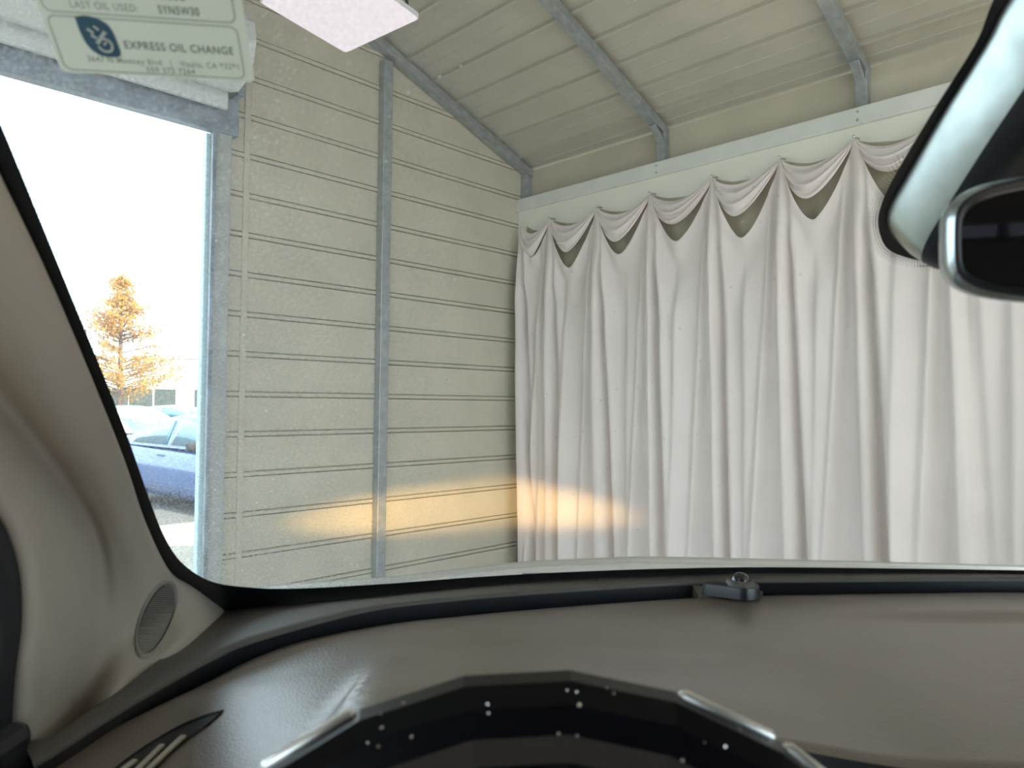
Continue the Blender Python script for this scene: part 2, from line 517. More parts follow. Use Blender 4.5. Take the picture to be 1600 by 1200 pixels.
# --- ceiling: roof sheets, one course each, and the rafters
ceiling = empty('ceiling', mat4=MS)
tag(ceiling, 'underside of the ribbed metal shed roof with steel rafters', kind='structure')
cl = math.cos(math.atan(SLOPE))
prof = [(0.0, 0.0), (0.002, 0.022), (0.009, 0.022), (0.011, -0.004), (0.014, -0.028), (0.030, -0.028), (0.033, 0.0), (0.120, 0.0), (0.123, -0.003), (0.130, -0.003), (0.133, 0.0), (COURSE + 0.002, 0.0)]
roof_len = RIDGE / cl
ncs = int(roof_len / COURSE) + 1
rc = fix(grid_me('roof_course', [[Vector((s, -0.3, h)), Vector((s, LENGTH + 0.3, h))] for s, h in [(a, 0.020 + b) for a, b in prof]]))
a = math.atan(SLOPE)
for side in (0, 1):
    for k in range(ncs):
        o = link('roof_course', rc, M['roofing'], ceiling)
        if side == 0:
            o.matrix_local = Matrix.Translation((0, 0, EAVE)) @ Matrix.Rotation(-a, 4, 'Y') @ Matrix.Translation((k * COURSE - 0.08, 0, 0))
        else:
            o.matrix_local = Matrix.Translation((WIDTH, 0, EAVE)) @ Matrix.Rotation(math.pi, 4, 'Z') @ Matrix.Rotation(-a, 4, 'Y') @ Matrix.Translation((k * COURSE - 0.08, -LENGTH, 0))
        mod_solid(o, 0.004, 0)
for u in RAFT[1:]:
    for s in (0, 1):
        t0, t1 = (0.01, RIDGE) if s == 0 else (WIDTH - 0.01, RIDGE)
        dz = -0.014 - TB / 2
        part('rafter', bar_me('rafter', (t0, u, roof_z(t0) + dz), (t1, u, roof_z(t1) + dz), 0.066, TB), M['galv'], ceiling)
    part('knee_bracket', bar_me('knee_bracket', (0.03, u, EAVE - 0.13), (0.16, u, EAVE - 0.02), 0.05, 0.02), M['galv'], ceiling)

# --- rolled-up door curtain above the doorway
coil = empty('roll_up_door', mat4=MS @ Matrix.Translation((0, 0, DOORZ)))
tag(coil, 'white sheet-metal roll-up door coiled above the open doorway', 'roll-up door')
rows = []
N = 36
for t in (DOOR0 - 0.055, DOOR1 + 0.1):
    r = []
    for k in range(N):
        th = 2 * math.pi * k / N
        rad = 0.20 + 0.006 * (1 if k % 3 == 0 else 0) + 0.004 * math.sin(th)
        r.append(Vector((t, 0.25 + rad * math.cos(th), 0.375 + rad * math.sin(th))))
    rows.append(r)
me = grid_me('rolled_curtain', rows, True)
bm = bmesh.new(); bm.from_mesh(me)
bmesh.ops.holes_fill(bm, edges=[e for e in bm.edges if e.is_boundary])
bmesh.ops.recalc_face_normals(bm, faces=bm.faces); bm.to_mesh(me); bm.free()
part('rolled_curtain', me, M['coil'], coil)
part('bottom_bar', box_me('bottom_bar', (DOOR0 - 0.05, 0.10, 0.11), (DOOR1 + 0.06, 0.14, 0.26), 0.008), M['coil'], coil)
part('bracket', box_me('bracket', (DOOR0 - 0.135, 0.02, 0.20), (DOOR0 - 0.095, 0.16, 0.42), 0.008), M['header'], coil)
part('bracket', box_me('bracket', (DOOR1 + 0.12, 0.02, 0.14), (DOOR1 + 0.16, 0.30, 0.42), 0.008), M['header'], coil)
part('axle', tube_me('axle', [(DOOR0 - 0.13, 0.25, 0.375), (DOOR0 - 0.05, 0.25, 0.375)], 0.025, 12), M['galv'], coil)

# --- white board that carries the curtain
BT = 0.075
board = empty('hanging_board', mat4=MS @ Matrix.Translation((0, 0, 3.0)))
tag(board, 'long white board fixed along the side wall above the curtain', 'board')
part('board_face', box_me('board_face', (0.066, 0.0, -0.20), (0.085, LENGTH - 0.2, 0.17), 0.004), M['board'], board)
part('top_rail', box_me('top_rail', (0.066, 0.0, 0.165), (0.108, LENGTH - 0.2, 0.262), 0.005), M['boardtop'], board)
for u in (1.31, 2.585, 3.86):
    for dz in (0.19, 0.235):
        part('screw', box_me('screw', (0.106, u - 0.006, dz - 0.006), (0.113, u + 0.006, dz + 0.006), 0.002, 1), M['galv'], board)

# --- curtain
CT = 0.155
pegs = []
for px, py in ((818, 352), (862, 343), (935, 325), (1019, 304), (1116, 278), (1222, 249), (1338, 217)):
    pegs.append(PT(px, py, CT - 0.03))
pu = [p[0] for p in pegs]
pz = [p[1] for p in pegs]
while pu[-1] < 6.6:
    pu.append(pu[-1] + 0.43 + 0.03 * math.sin(pu[-1] * 5)); pz.append(3.10)
cur = empty('curtain', mat4=MS @ Matrix.Translation((0, 0, 0)))
tag(cur, 'long grey-mauve fabric curtain pinned in swags along the side wall', 'curtain')
ridges = []                      # (u at top, drift per metre down, amplitude, left width, right width, start below the pegs)
rng = random.Random(11)
for i in range(len(pu)):
    ridges.append((pu[i] - 0.005, 0.02 + 0.012 * rng.random(), 0.085, 0.030, 0.15, 0.0))
    ridges.append((pu[i] + 0.055, 0.035 + 0.03 * rng.random(), 0.040, 0.016, 0.05, 0.05))
    ridges.append((pu[i] + 0.045, 0.03 + 0.02 * rng.random(), -0.075, 0.03, 0.035, 0.30))
    ridges.append((pu[i] - 0.05, -0.03 - 0.02 * rng.random(), 0.035, 0.02, 0.03, 0.05))
    g = 0.45
    ridges.append((pu[i] + g * (0.40 + 0.2 * rng.random()), 0.02 * (rng.random() - 0.3), 0.045, 0.03, 0.08, 0.45))
def gap(u):
    for i in range(len(pu) - 1):
        if u <= pu[i + 1]:
            return i, min(max((u - pu[i]) / (pu[i + 1] - pu[i]), 0), 1)
    return len(pu) - 2, 1.0
DROP = [0.28, 0.40, 0.37, 0.36, 0.42, 0.40, 0.40] + [0.40] * 30
def body_t(u, d):                # d metres below the peg line
    s = 0.0
    for (u0, dr, am, wl, wr, st) in ridges:
        x = u - (u0 + dr * d)
        if abs(x) > 0.6: continue
        spread = 0.45 + 0.55 * min(1, d / 0.9)
        fade = min(1, max(0, (d - st) / 0.4)) if st else 1.0
        s += am * fade * (math.exp(-(x / (wl * spread)) ** 2) if x < 0 else math.exp(-(x / (wr * spread)) ** 2))
    for q in pu:                  # fine pleats fanning out below each peg
        if abs(u - q) < 0.5:
            ph = (u - q) / (d + 0.06)
            s += 0.015 * min(1, d / 0.25) * math.exp(-(ph / 0.42) ** 2) * math.cos(ph * 24 + 11 * q) * math.exp(-d / 1.1)
    s += 0.012 * math.sin(u * 9.0 + d * 0.8) * min(1, d)
    return s
rows = []
NU, NV = 620, 64
us = []
for i in range(len(pu) - 1):
    nn = 46 if pu[i] < 3.6 else 20
    for k in range(nn):
        us.append(pu[i] + (pu[i + 1] - pu[i]) * k / nn)
us.append(pu[-1])
for j in range(NV + 1):
    v = (j / NV) ** 1.6
    r = []
    for u in us:
        i, s = gap(u)
        zl = pz[i] * (1 - s) + pz[i + 1] * s
        par = 1 - abs(2 * s - 1) ** 1.7
        lean = 0.25 * math.sin(2 * math.pi * s) * 0.12
        drop = DROP[i] * par ** 1.1 * (1 + lean)
        d = drop + (zl - drop - 0.04) * v
        # cloth rolls outwards at the lip of the pocket and closes towards the pegs
        lip = math.exp(-((d - drop) / 0.10) ** 2) * 0.050 * par
        r.append(Vector((CT - 0.03 + body_t(u, d) * (0.35 + 0.65 * min(1, d / 0.5)) + lip, u, zl - d)))
    rows.append(r)
o = part('drape', grid_me('drape', rows), M['curtain'], cur, True)
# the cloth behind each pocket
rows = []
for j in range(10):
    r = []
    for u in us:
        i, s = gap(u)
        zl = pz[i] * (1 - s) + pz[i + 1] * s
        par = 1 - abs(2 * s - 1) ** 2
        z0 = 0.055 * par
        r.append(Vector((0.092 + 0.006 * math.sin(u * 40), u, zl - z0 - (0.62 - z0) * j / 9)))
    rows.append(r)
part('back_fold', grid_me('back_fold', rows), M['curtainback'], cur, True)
# swags: the top hem hanging in front of each pocket
for i in range(len(pu) - 1):
    if pu[i] > 4.2: break
    rows = []
    rg = random.Random(i * 3 + 1)
    ph = rg.random() * 6
    skew = 0.10 + 0.15 * rg.random()
    for a_ in range(31):
        s = a_ / 30
        sk = min(1, max(0, s ** (1 - skew)))
        par = 1 - abs(2 * sk - 1) ** 1.8
        u = pu[i] + (pu[i + 1] - pu[i]) * s
        zl = pz[i] * (1 - s) + pz[i + 1] * s
        r = []
        for b_ in range(29):
            q = b_ / 28
            top = 0.085 * par
            bot = (0.245 + 0.03 * math.sin(ph)) * par + 0.012
            d = top + (bot - top) * q
            out = 0.016 + 0.060 * math.sin(math.pi * min(1, q * 0.62)) * par + 0.017 * par * math.sin(q * 17 + ph + 2.5 * s) * (0.4 + q)
            if q > 0.9:
                out -= (q - 0.9) * 0.30 * par
            r.append(Vector((CT - 0.028 + out, u, zl - d)))
        rows.append(r)
    part('swag', grid_me('swag', rows), M['curtain'], cur, True)
for i in range(1, len(pu)):
    if pu[i] > 4.2: break
    me = tube_me('hook', [(0.085, pu[i], pz[i] + 0.012), (CT + 0.006, pu[i], pz[i] + 0.004), (CT + 0.012, pu[i], pz[i] - 0.004)], [0.006, 0.009, 0.004], 8)
    part('hook', me, M['hook'], cur, True)

# --- LED panel light under the roof
pc = [P(540, 84, 3.25), P(657, 30, 3.05), P(404, 4, 2.85)]
e1 = (pc[1] - pc[0]); e2 = (pc[2] - pc[0])
nrm = e1.cross(e2).normalized()
if nrm.z > 0: nrm = -nrm
led = empty('ceiling_light', mat4=Matrix.Translation(pc[0]))
tag(led, 'tilted white square lamp panel hanging under the shed roof', 'lamp')
def rounded_quad(o, a, b, r, n=5):
    # corners of the parallelogram, rounded
    L1, L2 = a.length, b.length
    pts = []
    cs = [(0, 0), (1, 0), (1, 1), (0, 1)]
    for i, (x, y) in enumerate(cs):
        c = Vector((x * L1, y * L2))
        p0 = Vector((cs[i - 1][0] * L1, cs[i - 1][1] * L2)); p1 = Vector((cs[(i + 1) % 4][0] * L1, cs[(i + 1) % 4][1] * L2))
        s = c + (p0 - c).normalized() * r; e = c + (p1 - c).normalized() * r
        for k in range(n):
            t = k / (n - 1)
            pts.append(s * (1 - t) ** 2 + c * 2 * t * (1 - t) + e * t * t)
    return [o + a * (p.x / L1) + b * (p.y / L2) for p in pts]
def slab(name, pts, n, th):
    N = len(pts)
    v = list(pts) + [p - n * th for p in pts]
    f = [tuple(range(N)), tuple(reversed(range(N, 2 * N)))] + [(i, N + i, N + (i + 1) % N, (i + 1) % N) for i in range(N)]
    return fix(mesh(name, v, f))
inv = Matrix.Translation(-pc[0])
me = slab('housing', rounded_quad(pc[0] - nrm * 0.004, e1, e2, 0.02), nrm, 0.022); me.transform(inv)
part('housing', me, M['lead'], led)
me = slab('diffuser', rounded_quad(pc[0] + e1 * 0.012 + e2 * 0.012, e1 * 0.976, e2 * 0.976, 0.018), nrm, 0.006); me.transform(inv)
part('diffuser', me, M['led'], led)
top = pc[0] + e1 + e2 * 0.12
me = tube_me('hanger', [top - nrm * 0.02 - e1 * .05, top - nrm * 0.10 - e1 * .08 + Vector((0, 0, 0.15)), top - nrm * 0.10 - e1 * .15 + Vector((0, 0, 0.9))], 0.008, 8); me.transform(inv)
part('hanger', me, M['darkplastic'], led)

# =====================================================================================
# OUTSIDE
# =====================================================================================
GZ = -0.03
def build_car(name, paint, loc, heading, L=4.4, W=1.78, HH=1.43, label='', group=None, coupe=True):
    root = empty(name, mat4=Matrix.Translation(loc) @ Matrix.Rotation(heading, 4, 'Z'))
    tag(root, label, 'car', group)
    # side profile of the body (x forward), upper line
    top = [(-0.5, 0.62), (-0.485, 0.86), (-0.44, 0.98), (-0.36, 1.00), (-0.2, 0.98), (0.1, 0.95), (0.22, 0.92), (0.36, 0.84), (0.44, 0.74), (0.49, 0.60), (0.5, 0.45)]
    prof = catmull([Vector((x * L, 0, z)) for x, z in top], 41)
    rows = []
    for p in prof:
        endf = 1 - 0.16 * max(0, abs(p.x / L) * 2 - 0.72) / 0.28
        hw = W / 2 * endf
        zz = p.z
        r = []
        for s in (-1, 1):
            seq = [(0.0, zz), (0.55, zz - 0.005), (0.86, zz - 0.035), (0.97, zz - 0.13 * zz), (1.0, zz * 0.62), (0.985, 0.40), (0.95, 0.20), (0.6, 0.17)]
            if s < 0: seq = list(reversed(seq))
            else: seq = seq[1:]
            r += [Vector((p.x, s * hw * a_, min(h, zz))) for a_, h in seq]
        rows.append(r)
    me = grid_me('body', rows)
    bm = bmesh.new(); bm.from_mesh(me)
    bmesh.ops.holes_fill(bm, edges=[e for e in bm.edges if e.is_boundary]); bmesh.ops.recalc_face_normals(bm, faces=bm.faces)
    bm.to_mesh(me); bm.free()
    part('body', me, paint, root, True)
    # greenhouse
    gp = [(-0.40, 0.97), (-0.30, 1.18), (-0.18, 1.36), (-0.04, HH), (0.06, HH - 0.02), (0.14, HH - 0.12), (0.20, 1.18), (0.28, 0.92)]
    gp = catmull([Vector((x * L, 0, z)) for x, z in gp], 29)
    rows = []
    for p in gp:
        b = 0.93
        k = max(0, (p.z - 0.95) / (HH - 0.95))
        hw = W / 2 * (0.93 - 0.20 * k)
        rows.append([Vector((p.x, -W / 2 * 0.93, min(0.93, p.z))), Vector((p.x, -hw, p.z - 0.03 * k)), Vector((p.x, -hw * 0.8, p.z)), Vector((p.x, 0, p.z + 0.012)),
                     Vector((p.x, hw * 0.8, p.z)), Vector((p.x, hw, p.z - 0.03 * k)), Vector((p.x, W / 2 * 0.93, min(0.93, p.z)))])
    part('roof', fix(grid_me('roof', rows)), paint, root, True)
    def gh(xf):                   # roof height at a station
        x = xf * L
        for i in range(len(gp) - 1):
            if gp[i].x <= x <= gp[i + 1].x:
                t = (x - gp[i].x) / (gp[i + 1].x - gp[i].x)
                return gp[i].z * (1 - t) + gp[i + 1].z * t
        return 0.95
    def side_pt(xf, z, s):
        zt = gh(xf); k = max(0.0001, (zt - 0.95) / (HH - 0.95))
        hw = W / 2 * (0.93 - 0.20 * k); f = min(1, max(0, (z - 0.93) / max(0.02, (zt - 0.03 * k - 0.93))))
        return Vector((xf * L, s * (W / 2 * 0.93 * (1 - f) + hw * f + 0.008), z))
    for s in (-1, 1):
        for a0, a1 in ((-0.315, -0.06), (-0.03, 0.205)):
            v = []; n_ = 12
            rows = [[], []]
            for i in range(n_ + 1):
                x = a0 + (a1 - a0) * i / n_
                zt = max(0.985, gh(x) - 0.075)
                rows[0].append(side_pt(x, 0.975, s)); rows[1].append(side_pt(x, zt, s))
            o = part('side_window', fix(grid_me('side_window', rows)), M['carglass'], root, True)
            mod_solid(o, 0.008, 0)
        me = box_me('side_mirror', (0.17 * L, s * W / 2 * 0.96 - 0.10, 0.93), (0.17 * L + 0.10, s * W / 2 * 0.96 + 0.10, 1.05), 0.03)
        me.transform(Matrix.Translation((0, s * 0.09, 0)))
        part('side_mirror', me, M['tyre'] if paint == M['bluepaint'] else paint, root, True)
        part('door_handle', box_me('door_handle', (-0.10 * L, s * W / 2 * 0.985 - 0.012, 0.80), (-0.10 * L + 0.2, s * W / 2 * 0.985 + 0.012, 0.83), 0.008), paint, root)
        for xf in (-0.305, 0.315):
            r_ = 0.325
            rows = []
            for yy, rr in ((0.0, 0.19), (0.0, r_ - 0.02), (0.02, r_), (0.18, r_), (0.2, r_ - 0.02), (0.2, 0.21), (0.17, 0.20), (0.17, 0.02)):
                rows.append([Vector((xf * L + rr * math.cos(2 * math.pi * k / 24), s * (W / 2 - 0.205 + yy), 0.325 + rr * math.sin(2 * math.pi * k / 24))) for k in range(24)])
            wh = part('wheel', fix(grid_me('wheel', rows, True)), M['tyre'], root, True)
            rows = []
            for yy, rr in ((0.175, 0.205), (0.185, 0.19), (0.178, 0.05), (0.19, 0.04), (0.19, 0.002)):
                rows.append([Vector((xf * L + rr * math.cos(2 * math.pi * k / 20), s * (W / 2 - 0.205 + yy), 0.325 + rr * math.sin(2 * math.pi * k / 20))) for k in range(20)])
            part('hub', fix(grid_me('hub', rows, True)), M['rim'], wh, True)
    for nm, a0, a1, off in (('rear_window', -0.385, -0.235, 0.0), ('front_window', 0.185, 0.272, 0.0)):
        rows = []
        for i in range(7):
            x = a0 + (a1 - a0) * i / 6; z = gh(x); k = max(0, (z - 0.95) / (HH - 0.95)); hw = W / 2 * (0.93 - 0.2 * k) * 0.78
            rows.append([Vector((x * L, -hw, z + 0.008)), Vector((x * L, 0, z + 0.022)), Vector((x * L, hw, z + 0.008))])
        o = part(nm, fix(grid_me(nm, rows)), M['carglass'], root, True)
        mod_solid(o, 0.006, 0)
    for s in (-1, 1):
        part('tail_lamp', box_me('tail_lamp', (-0.497 * L, s * 0.62 - 0.14, 0.72), (-0.47 * L, s * 0.62 + 0.14, 0.84), 0.02), M['carglass'], root)
    return root

def at_ground(px, depth):
    d = ray(px, 637)
    return Vector((d.x / d.y * depth, depth, GZ))
hd = R(-38)
m0 = P(303, 711, 10.2)            # where the blue car's door mirror stands
loc = Vector((m0.x, m0.y, GZ)) - (Matrix.Rotation(hd, 3, 'Z') @ Vector((0.18 * 4.35, -0.93, 0)))
build_car('parked_coupe', M['bluepaint'], loc, hd, L=4.35, label='blue car parked just outside the doorway beside the pale apron')
build_car('parked_sedan', M['whitepaint'], at_ground(165, 16.5), R(-10), L=4.6, label='white car parked behind the blue car')
build_car('parked_hatchback', M['greenpaint'], at_ground(200, 24), R(-8), L=4.2, label='pale teal car in the far row behind the white car', group='cars in the far row')
build_car('parked_hatchback', M['greypaint'], at_ground(275, 27), R(-5), L=4.4, label='dark grey car in the far row nearest the doorway jamb', group='cars in the far row')

# building
bx = empty('warehouse', mat4=Matrix.Translation(at_ground(250, 46)) @ Matrix.Rotation(R(4), 4, 'Z'))
tag(bx, 'low white warehouse with a dark window band beyond the car park', 'building')
bh = P(260, 557, 46).z - GZ
part('wall', box_me('wall', (-18, 0, 0), (14, 10, bh - 0.1)), M['building'], bx)
part('roof_edge', box_me('roof_edge', (-18.1, -0.12, bh - 0.14), (14.1, 10.1, bh + 0.04), 0.02), M['siding'], bx)
z1, z0 = P(260, 608, 46).z - GZ, P(260, 637, 46).z - GZ
bl = Matrix.Rotation(R(-4), 3, 'Z')
def bxx(px):
    return (bl @ (P(px, 620, 46) - at_ground(250, 46))).x
for a0, a1 in ((150, 176), (177, 203), (204, 240), (242, 275), (303, 330), (332, 360)):
    wd = part('window', box_me('window', (bxx(a0), -0.06, z0), (bxx(a1) - 0.04, 0.08, z1), 0.02), M['bwin'], bx)

# tree
tr = empty('autumn_tree', mat4=Matrix.Translation(at_ground(186, 31)))
tag(tr, 'tall cone-shaped tree with sparse orange leaves beyond the parked cars', 'tree')
th = P(186, 428, 31).z - GZ
part('trunk', tube_me('trunk', [(0, 0, 0), (0.05, 0, th * 0.3), (-0.04, 0.05, th * 0.65), (0, 0, th * 0.97)], [0.17, 0.13, 0.07, 0.015], 8), M['bark'], tr, True)
rg = random.Random(5)
lv, lf = [], []
bv = []
for b_ in range(120):
    f = rg.random() ** 0.8
    z = th * (0.20 + 0.78 * f)
    L_ = (1 - f) ** 0.9 * 2.5 * (0.65 + 0.5 * rg.random()) + 0.12
    az = rg.random() * 2 * math.pi
    dr = Vector((math.cos(az), math.sin(az), 0.28))
    p0 = Vector((0, 0, z)); p1 = p0 + dr * L_
    me = tube_me('branch', [p0, p0 + dr * L_ * 0.5 + Vector((0, 0, 0.05)), p1], [0.03, 0.018, 0.006], 5)
    part('branch', me, M['bark'], tr)
    for q in range(int(24 + 26 * L_)):
        t = 0.25 + 0.8 * rg.random()
        c = p0 + dr * L_ * t + Vector((rg.gauss(0, 0.16), rg.gauss(0, 0.16), rg.gauss(0, 0.11)))
        s = 0.045 + 0.05 * rg.random()
        a_ = Vector((rg.gauss(0, 1), rg.gauss(0, 1), rg.gauss(0, 1))).normalized()
        b2 = a_.cross(Vector((rg.gauss(0, 1), rg.gauss(0, 1), rg.gauss(0, 1)))).normalized()
        k = len(lv)
        lv += [c - a_ * s, c + b2 * s * 0.6, c + a_ * s, c - b2 * s * 0.6]
        lf.append((k, k + 1, k + 2, k + 3))
o = part('foliage', mesh('foliage', lv, lf), M['leaf'], tr)
o['kind'] = 'stuff'

# =====================================================================================
# THE CAR WE SIT IN
# =====================================================================================
# --- windshield
def xl(y):                        # left edge of the glass
    return -0.372 + (0.89 - y) * 0.148
rows = []
for j in range(25):
    v = j / 24
    r = []
    for i in range(41):
        s = i / 40
        y0 = 1.03 - 0.75 * v
        x0 = xl(y0) - 0.012
        x = x0 + (2 * XC - 2 * x0) * s
        y = y0 - (0.10 - bulge(x)) * (1 - 0.3 * v) * 1.0
        r.append(Vector((x, y, gz(x, y))))
    rows.append(r)
wind = link('window_1', grid_me('windshield', rows), M['glass'], smooth=True)
tag(wind, 'dusty curved windshield of the car', kind='structure')

# visible edge of the glass, from high on the pillar, round the corner, along the dashboard
edge_in = [(-70, 20), (0, 178), (100, 424), (190, 648), (237, 782), (262, 842), (290, 880), (335, 906), (400, 915), (470, 916), (600, 909), (750, 898), (900, 890), (1050, 885), (1200, 883), (1400, 885), (1600, 888), (1900, 895)]
edge_out = [(-100, 60), (-30, 225), (78, 440), (171, 668), (213, 797), (240, 868), (275, 915), (325, 955), (400, 975), (470, 970), (600, 950), (750, 930), (900, 918), (1050, 910), (1200, 906), (1400, 906), (1600, 908), (1900, 915)]
ei = catmull([Vector((a_, b_, 0)) for a_, b_ in edge_in], 120)
eo = catmull([Vector((a_, b_, 0)) for a_, b_ in edge_out], 120)
o = part('frit_band', grid_me('frit_band', [[G(p.x, p.y, 0.003) for p in ei], [G(p.x, p.y, 0.003) for p in eo]]), M['frit'], wind)

# --- height of the dashboard top
ZL, ZO = H - 0.252, H - 0.239
def smooth(a, b, x):
    t = min(1, max(0, (x - a) / (b - a))); return t * t * (3 - 2 * t)
def dash_h(x, y):
    h = 0.004 * smooth(0.90, 0.72, y)
    # instrument hood rising behind the wheel
    wx = smooth(-0.150, -0.125, x) * smooth(0.30, 0.10, x)
    h += 0.022 * wx * smooth(0.74, 0.55, y)
    # outer shoulder falling away towards the driver's vent
    lm = min(1, max(0, (-0.10 - x) / 0.20)) * smooth(0.86, 0.70, y)
    h -= lm * (0.042 + 0.09 * max(0, 0.70 - y))
    h += 0.022 * smooth(0.15, 0.75, x)
    # soft step across the passenger side
    h -= 0.006 * smooth(0.30, 0.55, x) * smooth(0.86, 0.82, y + 0.10 * (x - 0.3))
    return h
def dz_pt(px, py, off):
    z = ZL + 0.01
    for _ in range(60):
        p = PZ(px, py, z); z = 0.7 * z + 0.3 * (ZL + dash_h(p.x, p.y) + off)
    return PZ(px, py, z)

# --- left pillar trim
A = [(352, 944), (312, 912), (272, 882), (234, 802), (196, 688), (99, 446), (0, 232)]
Al = [G(x, y, 0.012) for x, y in A]
Al.append(Al[-1] + (Al[-1] - Al[-2]) * 0.75)
Bp = [(128, 1119), (140, 1030), (150, 930), (140, 830), (75, 720), (-60, 560), (-230, 400)]
Bl = [PX(x, y, -0.418) for x, y in Bp]; Bl.append(Bl[-1] + (Bl[-1] - Bl[-2]) * 0.9)
Cp = [(75, 1148), (88, 1050), (98, 950), (80, 840), (20, 745), (-100, 610), (-280, 470)]
Cl = [PX(x, y, -0.404) for x, y in Cp]; Cl.append(Cl[-1] + (Cl[-1] - Cl[-2]) * 0.9)
Dp = [(34, 1148), (40, 1055), (50, 965), (42, 872), (0, 785), (-130, 670), (-330, 540)]
Dl = [PX(x, y, -0.408) for x, y in Dp]; Dl.append(Dl[-1] + (Dl[-1] - Dl[-2]) * 0.9)
def mix(a, b, t): return a * (1 - t) + b * t
lines = []
A0 = [p + Vector((-0.012, 0.012, 0.006)) for p in Al]       # tucked edge against the glass
lines.append(A0)
lines.append(Al)
inn = Vector((0.62, -0.75, 0.1)).normalized()
for t, bl_ in ((0.25, 0.012), (0.5, 0.017), (0.75, 0.010)):
    lines.append([mix(Al[i], Bl[i], t) + inn * bl_ * (0.25, 0.55, 0.85, 1, 1, 1, 1, 1)[i] for i in range(8)])
lines += [Bl, Cl, Dl, [p + Vector((-0.035, 0.005, 0)) for p in Dl]]
# bottom edge of the trim follows the end of the dashboard
bot = [None, None, dz_pt(290, 1000, 0.009), dz_pt(232, 1048, 0.009), dz_pt(175, 1090, 0.009)]
for i in (2, 3, 4): lines[i][0] = bot[i]
rows = [[l_[0] + Vector((-0.004, 0.004, -0.035))] + catmull(l_, 40) for l_ in lines]    # skirt tucked behind the dashboard
cols = list(zip(*rows))
fine = [catmull(list(c), 49) for c in cols]
pil_me = fix(grid_me('pillar', fine))
pil = link('trim_1', pil_me, M['pillar'], smooth=True)
tag(pil, 'taupe windshield pillar trim beside the driver', kind='structure')
# the passenger-side pillar, mirrored about the car's centre line
mm = pil_me.copy()
mm.transform(Matrix.Translation((2 * XC, 0, 0)) @ Matrix.Diagonal((-1, 1, 1, 1)))
fix(mm)
pil2 = link('trim_2', mm, M['pillar'], smooth=True)
tag(pil2, 'taupe windshield pillar trim on the passenger side, out of view', kind='structure')

# tweeter grille on the pillar: find the surface behind the pixels
bpy.context.view_layer.update()
from mathutils.bvhtree import BVHTree
bvh = BVHTree.FromPolygons([v.co[:] for v in pil_me.vertices], [p.vertices[:] for p in pil_me.polygons])
def on_pillar(px, py, off=0.0):
    d = ray(px, py).normalized()
    h = bvh.ray_cast(EYE, d)
    if h[0] is None: return None
    n = h[1] if h[1].dot(d) < 0 else -h[1]
    return h[0] + n * off
gc = Vector((243, 968)); gax = Vector((262 - 223, 911 - 1027)) / 2; gbx = Vector((24.5, 5.5))
def gell(r, th):
    q = gc + gax * (r * math.cos(th)) + gbx * (r * math.sin(th))
    return q
rows = []
for rr, off in ((1.07, 0.000), (1.05, 0.0022), (1.0, 0.0030), (0.95, 0.0022), (0.93, 0.0003)):
    rows.append([on_pillar(*gell(rr, 2 * math.pi * k / 48), off) for k in range(48)])
sg = part('speaker_grille', grid_me('speaker_grille', rows, True), M['grille'], pil, True)
tag(sg, 'oval ribbed speaker grille')
rows = [[on_pillar(*gell(rr, 2 * math.pi * k / 48), 0.0006) for k in range(48)] for rr in (0.95, 0.5, 0.02)]
part('speaker_cloth', grid_me('speaker_cloth', rows, True), M['grilledark'], sg)
sv, sf = [], []
for k in range(1, 34):
    y = -0.95 + 1.9 * k / 34
    hw = math.sqrt(max(0, 0.93 ** 2 - y * y))
    if hw < 0.08: continue
    a_ = gc + gax * y - gbx * hw + Vector((0, 4 * hw)); b2 = gc + gax * y + gbx * hw - Vector((0, 4 * hw))
    n0 = len(sv)
    dv = gax * 0.017
    for c in (a_, b2):
        for q, of in ((c - dv, 0.0006), (c - dv * 0.5, 0.0022), (c + dv * 0.5, 0.0022), (c + dv, 0.0006)):
            sv.append(on_pillar(q.x, q.y, of))
    for m_ in range(3):
        sf.append((n0 + m_, n0 + m_ + 1, n0 + 4 + m_ + 1, n0 + 4 + m_))
part('grille_ribs', mesh('grille_ribs', sv, sf), M['grille'], sg)

gl_left = [dz_pt(x, y, 0.008) for x, y in ((-30, 1190), (34, 1160), (78, 1150), (128, 1119), (185, 1080), (250, 1030))]
# --- driver's door: dark seal and frame beyond the pillar, sill and window line
door = empty('door_1', loc=(-0.45, 0.2, 0.9))
tag(door, 'dark front door frame and seal at the far left of the car', kind='structure')
dinv = Matrix.Translation((0.45, -0.2, -0.9))
Ds = [p + Vector((-0.006, -0.004, 0)) for p in Dl]
E1 = [p + Vector((-0.012, -0.030, 0)) for p in Dl]
E2 = [p + Vector((-0.055, -0.05, 0)) for p in Dl]
E3 = [p + Vector((-0.075, -0.015, 0)) for p in Dl]
rows = [catmull(l_, 40) for l_ in (Ds, E1, E2, E3)]
me = fix(grid_me('seal', [catmull(list(c), 13) for c in zip(*rows)])); me.transform(dinv)
part('door_seal', me, M['darkplastic'], door, True)
me = box_me('door_panel', (-0.53, -1.1, 0.55), (-0.44, 0.66, H - 0.30), 0.02); me.transform(dinv)
part('door_panel', me, M['darkplastic'], door)

me = box_me('dash_end', (-0.52, 0.30, H - 0.62), (-0.392, 0.60, H - 0.266), 0.012); me.transform(dinv)
part('lower_panel', me, M['darkplastic'], door)
rows = [[p + Vector((-0.07, 0.03, -0.045)) for p in gl_left] , [p + Vector((0.004, -0.004, -0.006)) for p in gl_left], [p + Vector((0.02, -0.02, -0.10)) for p in gl_left]]
me = grid_me('corner_filler', rows); me.transform(dinv)
part('corner_filler', me, M['darkplastic'], door)
